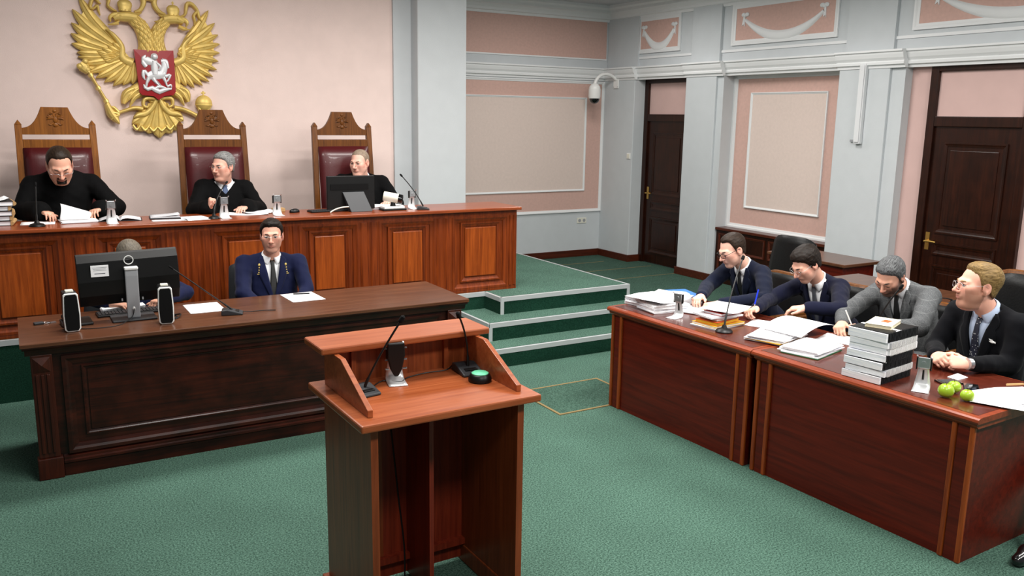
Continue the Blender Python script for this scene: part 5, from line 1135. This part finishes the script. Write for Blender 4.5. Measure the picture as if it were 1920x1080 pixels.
# --- the clerk behind the monitor, the man in uniform
person('clerk in a blue jacket almost hidden behind the large monitor', (-2.962, 4.50, 1.112), 0, 28, 0, (-2.958, 4.62, .975), (-2.96, 4.64, .53), 0, (.185, .05),
       [(-2.625, 4.40, .86), (-3.235, 4.40, .88)], [(-2.80, 4.19, .868), (-3.13, 4.18, .865)],
       [((-.7, -.6, -.05), (0, 0, -1), (-1, 0, 0), (45, 40, 25)), ((.8, -.45, -.05), (0, 0, -1), (1, 0, 0), (25, 25, 15))],
       'jacket', 'suit_uniform', tie='tie_black', vbot=.3, hair=('hair_ash', .007, .075, .045, -.02, -.06, [], .4), lids=True, skin=(208, 154, 130), res=.005,
       legs=[((-2.86, 4.30, .50), (-2.86, 4.36, .08)), ((-3.06, 4.30, .50), (-3.06, 4.36, .08))])
def badges(P, org, HM, drape, shf, uncut):
    for q in (-1, 1):
        for k, w in enumerate((-.055, -.075, -.092, -.108)):
            d = drape(uncut, [[(q*(.098+.002*k), w)]], .012)[0][0]
            m = MB().ball(tuple(d), (.009, .005, .011) if k == 0 else (.005, .004, .005), 8, 5)
            if k == 3: m.box(d[0]-.013, d[0]+.013, d[1]-.003, d[1]+.003, d[2]-.014, d[2]-.009)
            m.build('lapel_badge', 'gold_bright', P)
person('man in a blue uniform jacket with gold lapel badges at the dark desk', (-1.952, 4.60, 1.205), 18, 4, 0, (-1.945, 4.665, 1.038), (-1.955, 4.68, .55), 8, (.225, .055),
       [(-1.735, 4.47, .79), (-2.215, 4.46, .80)], [(-1.86, 4.29, .70), (-2.10, 4.28, .70)],
       [((-.8, -.3, -.2), (0, 0, -1), (0, -1, 0), (30, 30, 20)), ((.8, -.3, -.2), (0, 0, -1), (0, -1, 0), (30, 30, 20))],
       'jacket', 'suit_uniform', tie='tie_black', vbot=.33, hair=('hair_darkbrown', .010, .074, .040, -.010, -.06, [((.0, .022, .092), (.056, .046, .024))], .9), skin=(218, 162, 140), sp=dict(rec=.006),
       beard=((90, 70, 62), 'stubble', .22), glasses=('steel', .025, .013, .0011, 'half'), res=.0045, brow=(50, 36, 30), extra=badges, vw=1.1, fat=1.12,
       legs=[((-1.84, 4.34, .50), (-1.84, 4.40, .08)), ((-2.06, 4.34, .50), (-2.06, 4.40, .08))])
# --- the four lawyers, facing -X
def legs_for(x, y, xk, xa): return [((xk, y-.12, .50), (xa, y-.13, .08)), ((xk, y+.12, .50), (xa, y+.13, .08))]
person('lawyer in a navy suit and black glasses nearest the green steps', (1.110, 2.875, 1.135), 100, 24, 3, (1.240, 2.868, 1.010), (1.50, 2.86, .54), 88, (.19, .055),
       [(1.06, 2.45, .835), (1.02, 3.02, .83)], [(.695, 2.545, .815), (.690, 2.735, .835)],
       [((-.95, .25, -.1), (0, .2, -1), (0, 1, .2), (30, 35, 25)), ((-.8, -.35, -.1), (0, -.2, -1), (-.3, -1, 0), (40, 45, 30))],
       'jacket', 'suit_navy', tie='tie_black', vbot=.30, hair=('hair_brown', .010, .088, .056, -.012, -.07, [((.012, .008, .094), (.056, .052, .026))], .8), skin=(234, 184, 164), sp=dict(rec=.022),
       beard=((110, 84, 74), 'stubble', .18), glasses=('plastic_black', .025, .017, .0022, 'full'), lids=True, brow=(70, 50, 40), legs=legs_for(1.5, 2.86, 1.08, 1.05))
person('young dark-haired lawyer in a navy suit with thin glasses, looking down', (1.255, 2.285, 1.105), 101, 34, 0, (1.390, 2.275, .982), (1.62, 2.23, .54), 86, (.19, .055),
       [(1.16, 1.88, .86), (1.13, 2.46, .835)], [(1.005, 2.045, .855), (.775, 2.275, .825)],
       [((-.6, .75, -.15), (0, .1, -1), (-1, 0, .2), (25, 30, 25)), ((-.9, -.1, -.1), (0, -.5, -1), (-.2, -.6, .8), (55, 60, 35))],
       'jacket', 'suit_darkblue', tie='tie_grey', vbot=.33, hair=('hair_darkbrown', .015, .066, .034, -.026, -.075, [((.0, .034, .084), (.060, .042, .032)), ((0, -.02, .075), (.081, .094, .055))], 1.2), skin=(230, 176, 154), sp=dict(),
       glasses=('steel', .025, .016, .0012, 'full'), lids=True, brow=(40, 30, 26), legs=legs_for(1.62, 2.23, 1.15, 1.12), vw=1.35)
person('bearded lawyer in a grey tweed jacket writing with a pen', (1.335, 1.655, 1.115), 84, 38, -6, (1.462, 1.655, 1.030), (1.70, 1.63, .54), 82, (.205, .055),
       [(1.17, 1.30, .86), (1.17, 1.86, .835)], [(1.030, 1.560, .820), (.955, 1.700, .825)],
       [((-.85, .40, -.15), (0, .5, -1), (-.4, .3, 1), (55, 60, 35)), ((-.75, -.40, -.12), (0, -.3, -1), (-.4, -.2, 1), (50, 55, 35))],
       'jacket', 'suit_tweed', tie='tie_black', vbot=.33, hair=('hair_saltpepper', .011, .076, .044, -.018, -.066, [((.0, .022, .090), (.058, .048, .028))], .8), skin=(218, 164, 140), sp=dict(),
       beard=((46, 36, 33), 'stubble', .82), lids=True, brow=(46, 38, 34), fat=1.08, legs=legs_for(1.7, 1.63, 1.2, 1.16))
def pin(P, org, HM, drape, shf, uncut):
    d = drape(uncut, [[(.105, -.135)]], .014)[0][0]
    m = MB(); m.ball((0, 0, 0), (.004, .013, .006), 8, 5)
    m.add([(-.003, 0, .002), (-.003, .006, .002), (-.004, .020, .016), (-.004, -.004, .012)], [(0, 1, 2, 3)]); m.add([(-.003, -.010, .0), (-.003, -.020, .006), (-.003, -.020, -.006)], [(0, 1, 2)]); m.add([(-.003, .010, .003), (-.003, .018, .004), (-.003, .011, -.003)], [(0, 1, 2)])
    m.xf(Matrix.Translation(d)).build('bird_pin', 'plastic_white', P, solid=.003)
    w = np.array((.805, .742, .822)); v = unit(np.array((.735, .80, .812))-np.array((1.10, .70, .80)))
    MB().tube([w-v*.012-org, w+v*.012-org], [.033, .032], 16).build('watch', 'steel', P, smooth=True)
person('blond lawyer in a dark suit with a bird pin and clasped hands', (1.085, .915, 1.205), 123, -2, 0, (1.165, .880, 1.062), (1.30, .865, .55), 96, (.225, .055),
       [(1.09, .68, .795), (1.08, 1.12, .79)], [(.812, .745, .820), (.80, .935, .820)],
       [((-.62, .75, .05), (.3, .6, -.6), (-.2, .1, 1), (50, 70, 30)), ((-.65, -.70, .05), (.2, -.6, -.6), (-.2, .1, 1), (50, 70, 30))],
       'jacket', 'suit_black', shirt='shirt_blue', tie='tie_dotted', vbot=.36, hair=('hair_blond', .010, .086, .058, -.014, -.078, [((.0, .004, .098), (.060, .052, .028)), ((0, -.05, .045), (.081, .076, .072))], .9), hs=1.06, skin=(234, 176, 154), sp=dict(fat=.002),
       beard=((124, 84, 58), 'stubble', .6), glasses=('steel', .020, .017, .0010, 'full'), brow=(150, 116, 80), extra=pin, fat=1.12, vw=1.3, look=(0, 0), legs=[((1.02, .35, .50), (.62, .165, .08)), ((.86, 1.02, .50), (.84, 1.05, .08))])
# ================================================================== golden double-headed eagle on the back wall
EX, EZ = -2.40, 2.42
em = empty('eagle_emblem', (EX, 6.886, EZ), 0, 'large golden double-headed eagle with a red shield on the pink wall', 'emblem')
def ep(cx, cy, h): return (-3.1450+.00113867*cx-.0000771*cy-EX, -h, 3.0782+.0000464*cx-.00119195*cy-EZ)
def smooth_spine(pts, n):
    pts = [np.array(p, float) for p in pts]
    if len(pts) == 2: return [pts[0]+(pts[1]-pts[0])*i/n for i in range(n+1)]
    out = []
    for q in range(n+1):
        t = q/n*(len(pts)-1); i = min(int(t), len(pts)-2); t -= i; p0, p1, p2, p3 = pts[max(0, i-1)], pts[i], pts[i+1], pts[min(len(pts)-1, i+2)]
        out.append(.5*((2*p1)+(p2-p0)*t+(2*p0-5*p1+4*p2-p3)*t*t+(3*p1-p0-3*p2+p3)*t**3))
    return out
def ribbon(name, spine, widths, base, ridge, parent=None, mat='gold', n=10, rnd=False, back=.004):
    S = smooth_spine(spine, n); wi = np.interp(np.linspace(0, 1, n+1), np.linspace(0, 1, len(widths)), widths); V = []; F = []
    prof = [(-1, 0), (-.62, .55), (-.12, .75), (0, 1), (.12, .75), (.62, .55), (1, 0)] if not rnd else [(-1, 0), (-.85, .5), (-.5, .86), (0, 1), (.5, .86), (.85, .5), (1, 0)]
    m = len(prof)+2
    for i, p in enumerate(S):
        t = S[min(i+1, n)]-S[max(i-1, 0)]; t = t/(np.linalg.norm(t)+1e-9); nr = np.array([-t[1], t[0]]); w = wi[i]/2
        for u, hh in prof: q = p+nr*u*w; V.append(ep(q[0], q[1], base+ridge*hh*min(1, .35+w/18)))
        for u in (1, -1): q = p+nr*u*w; V.append(ep(q[0], q[1], max(back, base-.02)))
    for i in range(n):
        for k in range(m): F.append((i*m+k, i*m+(k+1) % m, (i+1)*m+(k+1) % m, (i+1)*m+k))
    F += [tuple(range(m))[::-1], tuple(n*m+k for k in range(m))]
    return MB().add(V, F).build(name, mat, parent or em, smooth=True, angle=25)
def feather(root, mid, tip, w, base, parent=None): w *= 1.22; return ribbon('feather', [root, mid, tip], [w*.55, w*.85, w, w*.97, w*.80, w*.46, 3], base, .022, parent, n=11)
def plate(pts): 
    f_ = [ep(x, y, .020) for x, y in pts]; b_ = [ep(x, y, .004) for x, y in pts]; n = len(pts); c_ = ep(sum(p[0] for p in pts)/n, sum(p[1] for p in pts)/n, .026)
    MB().add(f_+b_+[c_], [(i, (i+1) % n, 2*n) for i in range(n)]+[(i, n+i, n+(i+1) % n, (i+1) % n) for i in range(n)]+[tuple(range(n, 2*n))]).build('wing_plate', 'gold', em)
plate([(445, 335), (310, 190), (200, 90), (165, 150), (155, 330), (190, 430), (240, 510), (350, 575), (480, 600), (562, 595), (562, 470)])
plate([(935, 335), (1020, 240), (1105, 150), (1160, 240), (1178, 360), (1168, 470), (1120, 550), (1030, 610), (900, 615), (862, 470)])
LWF = [((450, 345), (260, 150), (158, -20), 66), ((440, 360), (230, 210), (116, 84), 66), ((432, 372), (225, 270), (108, 180), 64), ((425, 385), (215, 320), (104, 256), 60), ((420, 396), (220, 362), (108, 328), 56), ((425, 405), (245, 402), (146, 392), 50),
       ((445, 415), (270, 432), (152, 425), 48), ((470, 428), (300, 462), (160, 476), 50), ((500, 440), (340, 500), (214, 545), 54), ((518, 446), (380, 530), (276, 580), 56), ((532, 452), (425, 555), (338, 612), 56), ((545, 460), (472, 575), (402, 640), 56), ((552, 466), (515, 575), (474, 636), 54), ((560, 470), (555, 570), (546, 626), 52)]
RWF = [((935, 340), (1050, 190), (1130, 62), 62), ((940, 352), (1080, 250), (1182, 158), 62), ((944, 364), (1095, 300), (1212, 248), 60), ((946, 376), (1105, 345), (1226, 320), 56), ((944, 390), (1105, 390), (1226, 390), 54), ((930, 405), (1090, 430), (1216, 456), 52),
       ((915, 418), (1070, 470), (1204, 522), 52), ((900, 432), (1045, 510), (1172, 576), 52), ((890, 442), (1020, 540), (1142, 614), 52), ((880, 452), (990, 560), (1090, 645), 54), ((872, 460), (955, 570), (1022, 662), 54), ((868, 466), (920, 570), (958, 648), 54), ((862, 470), (885, 580), (902, 652), 52)]
for tab in (LWF, RWF):
    for k, (a, b, c, w) in enumerate(tab): feather(a, b, c, w, .016+.004*(k % 2)+.0012*k)
# covert feathers and wing shoulders
for side in (0, 1):
    rs = random.Random(4+side)
    for k in range(20):
        u = (k % 5)/4; v = k//5
        if side == 0: root = (455-30*v+70*u*0+(-10), 330+30*v+20*u); root = (470-22*v+16*u, 372+14*v+14*u); tip = (root[0]-70-16*v+40*u, root[1]-52+62*u+v*8)
        else: root = (900+18*v-10*u, 372+16*v+14*u); tip = (root[0]+66+16*v-34*u, root[1]-52+62*u+v*8)
        ribbon('covert', [root, ((root[0]+tip[0])/2, (root[1]+tip[1])/2+4), tip], [30, 44, 42, 5], .040+.002*(4-v), .016, n=6)
ribbon('wing_shoulder', [(545, 470), (470, 430), (462, 345), (400, 262), (350, 225)], [70, 58, 46, 34, 10], .040, .026, rnd=True, n=14)
ribbon('wing_shoulder', [(860, 470), (930, 435), (930, 345), (985, 275), (1030, 225)], [70, 58, 46, 34, 10], .040, .026, rnd=True, n=14)
# necks and heads
def neck_head(nk, wid, hd, hw_, beaks, crests, eye):
    b_ = ribbon('neck', nk, wid, .045, .045, rnd=True, n=16)
    S = smooth_spine(nk, 20); wi_ = np.interp(np.linspace(0, 1, 21), np.linspace(0, 1, len(wid)), wid)
    for k in range(5, 21, 2):   # overlapping neck plumes
        p = S[k]; t = S[max(0, k-2)]-S[min(20, k+1)]; t = t/(np.linalg.norm(t)+1e-9); nr = np.array([-t[1], t[0]])
        for u in ((-.72, -.25, .25, .72) if (k//2) % 2 else (-.5, 0, .5)):
            a = p+nr*u*wi_[k]/2; hb_ = .045+.045*math.sqrt(1-u*u)*.96
            ribbon('plume', [a, a+t*24, a+t*50+nr*u*6], [12, 30, 22, 3], hb_-.001, .011, b_, n=5)
    h_ = ribbon('eagle_head', hd, hw_, .058, .040, rnd=True, n=10)
    for sp_, ww in beaks: ribbon('beak', sp_, ww, .064, .024, h_, 'gold_bright', rnd=True, n=8)
    for sp_, ww in crests: ribbon('crest_feather', sp_, ww, .060, .016, h_, n=5)
    MB().ball(ep(eye[0], eye[1], .098), (.009, .006, .007), 8, 6).build('eye', 'gold_bright', h_)
neck_head([(640, 440), (655, 350), (640, 270), (600, 195), (540, 140)], [150, 136, 122, 104, 84], [(570, 138), (500, 130), (440, 132), (405, 150)], [70, 84, 70, 40],
          [([(440, 120), (400, 122), (378, 142), (384, 172)], [44, 38, 28, 5]), ([(440, 178), (405, 186), (364, 192)], [26, 22, 4]), ([(445, 165), (415, 178), (386, 186)], [12, 14, 8])],
          [([(590, 150), (625, 160), (645, 170)], [26, 20, 3]), ([(560, 118), (590, 108), (612, 96)], [24, 20, 3])], (452, 124))
neck_head([(745, 440), (722, 350), (722, 280), (752, 205), (800, 150)], [150, 136, 122, 104, 84], [(775, 148), (840, 138), (890, 145), (925, 165)], [70, 82, 70, 40],
          [([(895, 140), (935, 145), (956, 168), (948, 196)], [44, 38, 28, 5]), ([(890, 195), (930, 215), (982, 215)], [26, 22, 4]), ([(890, 185), (925, 200), (955, 206)], [12, 14, 8])],
          [([(750, 160), (725, 162), (705, 160)], [26, 20, 3]), ([(780, 125), (755, 118), (735, 110)], [24, 20, 3])], (880, 140))
def crown(cx, cy, w, h):
    c = MB(); p = ep(cx, cy, .062); s = .00114
    c.lathe([(w*.44*s, -h*.5*s), (w*.46*s, -h*.34*s), (w*.43*s, -h*.30*s), (w*.52*s, 0), (w*.50*s, h*.22*s), (w*.34*s, h*.42*s), (w*.06*s, h*.5*s)], 20, p, sc=(1, .5)); k = c.build('crown', 'gold', em, smooth=True)
    for q in (-.3, 0, .3): MB().ball((p[0]+q*w*s, p[1]-w*.24*s, p[2]-h*.42*s), .007, 8, 6).build('crown_jewel', 'gold_bright', k)
    MB().tube([(p[0], p[1], p[2]+h*.48*s), (p[0], p[1], p[2]+h*.80*s)], .006, 6).tube([(p[0]-.014, p[1], p[2]+h*.66*s), (p[0]+.014, p[1], p[2]+h*.66*s)], .005, 6).build('crown_cross', 'gold_bright', k)
    return k
crown(485, 48, 104, 92); crown(846, 76, 96, 88); crown(668, -170, 210, 190)
for sp_, ww in [([(560, 95), (605, 75), (628, 20), (612, -40), (630, -90)], [22, 34, 40, 44, 30]), ([(790, 108), (738, 80), (706, 25), (716, -40), (700, -90)], [22, 34, 40, 44, 30]), ([(615, 10), (662, -12), (712, 10)], [30, 40, 30]),
                ([(300, -60), (262, -10), (240, 66), (268, 74), (290, 52), (300, 90), (312, 124)], [30, 34, 26, 20, 24, 20, 4]), ([(350, -40), (372, 10), (366, 50), (400, 80), (432, 92)], [20, 30, 22, 22, 10]), ([(270, -10), (300, 30), (318, 40)], [24, 22, 6]),
                ([(895, 122), (942, 104), (952, 50), (962, 18), (1000, 24), (1040, 70), (1052, 118), (1078, 156)], [16, 24, 30, 34, 30, 26, 26, 4]), ([(1040, 74), (1012, 108), (1020, 150), (1014, 184)], [26, 26, 20, 4])]:
    ribbon('ribbon', sp_, ww, .032, .022, rnd=True, n=16)
# legs, sceptre, orb
for sp_, ww in [([(640, 650), (560, 690), (500, 710), (478, 775)], [120, 110, 80, 30]), ([(840, 650), (905, 690), (955, 712), (972, 770)], [120, 110, 80, 30])]: ribbon('thigh', sp_, ww, .032, .034, rnd=True, n=12)
for k, (a, b, c) in enumerate([((600, 660), (545, 700), (492, 770)), ((620, 690), (560, 730), (520, 800)), ((560, 660), (500, 690), (468, 740)), ((870, 660), (925, 700), (968, 770)), ((850, 690), (905, 730), (940, 800)), ((905, 660), (960, 690), (984, 760))]): ribbon('thigh_feather', [a, b, c], [26, 36, 30, 4], .060, .014, n=7)
ribbon('leg', [(620, 818), (560, 808), (490, 826), (430, 845)], [36, 34, 28, 26], .040, .030, rnd=True, n=10); ribbon('leg', [(862, 812), (930, 826), (1000, 856), (1070, 888), (1105, 845)], [36, 34, 30, 34, 26], .040, .030, rnd=True, n=12)
for sp_ in ([(440, 840), (400, 800), (372, 805)], [(440, 850), (395, 840), (365, 850)], [(445, 855), (405, 875), (385, 892)]): ribbon('claw', sp_, [26, 24, 8], .062, .022, mat='gold_bright', rnd=True, n=6)
for sp_ in ([(1075, 880), (1060, 830), (1045, 800)], [(1085, 870), (1120, 840), (1150, 815)]): ribbon('claw', sp_, [24, 22, 8], .070, .018, mat='gold_bright', rnd=True, n=6)
ribbon('sceptre_rod', [(215, 520), (290, 650), (370, 790)], [28, 24, 30], .050, .030, rnd=True, n=10)
for t in (.15, .5, .86): ribbon('sceptre_ring', [(215+155*t-6, 520+270*t-10), (215+155*t+6, 520+270*t+10)], [38, 38], .052, .034, mat='gold_bright', rnd=True, n=3)
ribbon('sceptre_foot', [(350, 770), (385, 840), (420, 890), (446, 928)], [30, 74, 54, 6], .046, .040, rnd=True, n=10)
ribbon('sceptre_head', [(225, 540), (190, 500), (165, 470)], [44, 84, 40], .050, .038, rnd=True, n=8)
for q in ((160, 495), (200, 460), (215, 520)): MB().ball(ep(q[0], q[1], .07), (.026, .02, .026), 10, 7).build('sceptre_bead', 'gold', em, smooth='all')
c = ep(1096, 785, .05); ob = MB().ball(c, (.078, .06, .078), 22, 14).build('orb', 'gold', em, smooth='all'); MB().lathe([(.080, -.006), (.080, .006)], 24, (c[0], c[1], c[2]-.012), sc=(1, .78)).build('orb_band', 'gold_bright', ob, smooth=True); MB().tube([(c[0], c[1], c[2]+.07), (c[0], c[1], c[2]+.115)], .008, 8).tube([(c[0]-.02, c[1], c[2]+.098), (c[0]+.02, c[1], c[2]+.098)], .007, 8).build('orb_cross', 'gold_bright', ob, smooth=True)
# tail
for k, (m_, t_, w_) in enumerate([((640, 860), (545, 925), 70), ((655, 900), (592, 985), 76), ((690, 920), (668, 1008), 80), ((745, 920), (755, 1044), 84), ((800, 920), (845, 1012), 80), ((835, 900), (905, 985), 76), ((850, 860), (938, 915), 70)]):
    ribbon('tail_feather', [(738, 735), m_, t_], [26, 44, w_*.95, w_*1.4, w_*1.5, w_*.95, 14], .020+.003*(k % 2), .026, n=12)
for q in (-1, 1):
    ribbon('tail_scroll', [(738+q*10, 740), (738+q*40, 800), (738+q*90, 850), (738+q*150, 862), (738+q*185, 880)], [30, 44, 46, 40, 12], .042, .020, rnd=True, n=12)
    ribbon('tail_scroll', [(738+q*20, 745), (738+q*60, 735), (738+q*105, 745), (738+q*112, 790), (738+q*82, 805), (738+q*72, 775)], [26, 34, 30, 26, 22, 10], .046, .020, rnd=True, n=14)
for k in range(6):
    x = 575+k*64; ribbon('tail_scallop', [(x-30, 965-abs(x-738)*.18), (x, 992-abs(x-738)*.12), (x+30, 965-abs(x-738)*.18)], [16, 22, 16], .044, .014, mat='gold_bright', rnd=True, n=6)
ribbon('breast', [(700, 380), (712, 560), (735, 760)], [230, 280, 120], .020, .030, rnd=True, n=10)
# shield with the silver rider
shp = [(548, 370), (700, 380), (846, 378), (858, 520), (868, 690), (850, 716), (780, 722), (737, 752), (700, 722), (612, 712), (592, 692), (570, 520)]
q = MB(); f_ = [ep(x, y, .092) for x, y in shp]; bk = [ep(x, y, .02) for x, y in shp]; n = len(shp); ctr = ep(710, 540, .104)
q.add(f_+bk+[ctr], [(i, (i+1) % n, 2*n) for i in range(n)]+[(i, n+i, n+(i+1) % n, (i+1) % n) for i in range(n)]+[tuple(range(n, 2*n))]); sh_ = q.build('shield', 'enamel_red', em)
RB = .100
def rb(sp_, ww, hgt=.012, base=RB, n=8): return ribbon('rider_relief', sp_, ww, base, hgt, sh_, 'silver', n=n, rnd=True)
rb([(652, 575), (690, 560), (740, 562), (782, 552)], [50, 70, 66, 54]); rb([(760, 560), (778, 505), (770, 455)], [56, 50, 36]); rb([(752, 462), (785, 462), (806, 512)], [34, 40, 18]); rb([(770, 450), (762, 435)], [14, 4], n=4)
for sp_, ww in [([(662, 580), (645, 620), (640, 655)], [38, 22, 14]), ([(690, 585), (712, 615), (742, 645)], [36, 22, 12]), ([(770, 580), (785, 610), (798, 645)], [32, 20, 12]), ([(785, 575), (822, 562), (808, 600), (796, 612)], [30, 22, 16, 12])]: rb(sp_, ww)
rb([(650, 560), (622, 530), (618, 570), (632, 600)], [24, 30, 26, 6]); rb([(706, 560), (702, 500), (700, 455)], [54, 58, 46], .02); rb([(695, 470), (650, 455), (622, 440), (634, 412)], [46, 60, 50, 6], .012); rb([(640, 500), (618, 470), (612, 440)], [30, 34, 6]); rb([(712, 470), (745, 500), (735, 530)], [26, 24, 18], .02)
MB().ball(ep(700, 425, RB+.012), (.026, .016, .028), 14, 9).build('rider_head', 'silver', sh_, smooth='all'); MB().lathe([(.030, -.003), (.030, .003)], 18, ep(700, 425, RB+.002), axis='y').build('halo', 'silver', sh_)
rb([(672, 560), (715, 600), (752, 640)], [6, 6, 6], .018); rb([(620, 632), (640, 668), (690, 660), (735, 690), (790, 672), (834, 668)], [10, 28, 36, 40, 32, 14]); rb([(700, 668), (740, 650), (790, 662)], [16, 28, 10]); rb([(800, 650), (826, 640), (834, 660)], [14, 20, 6])
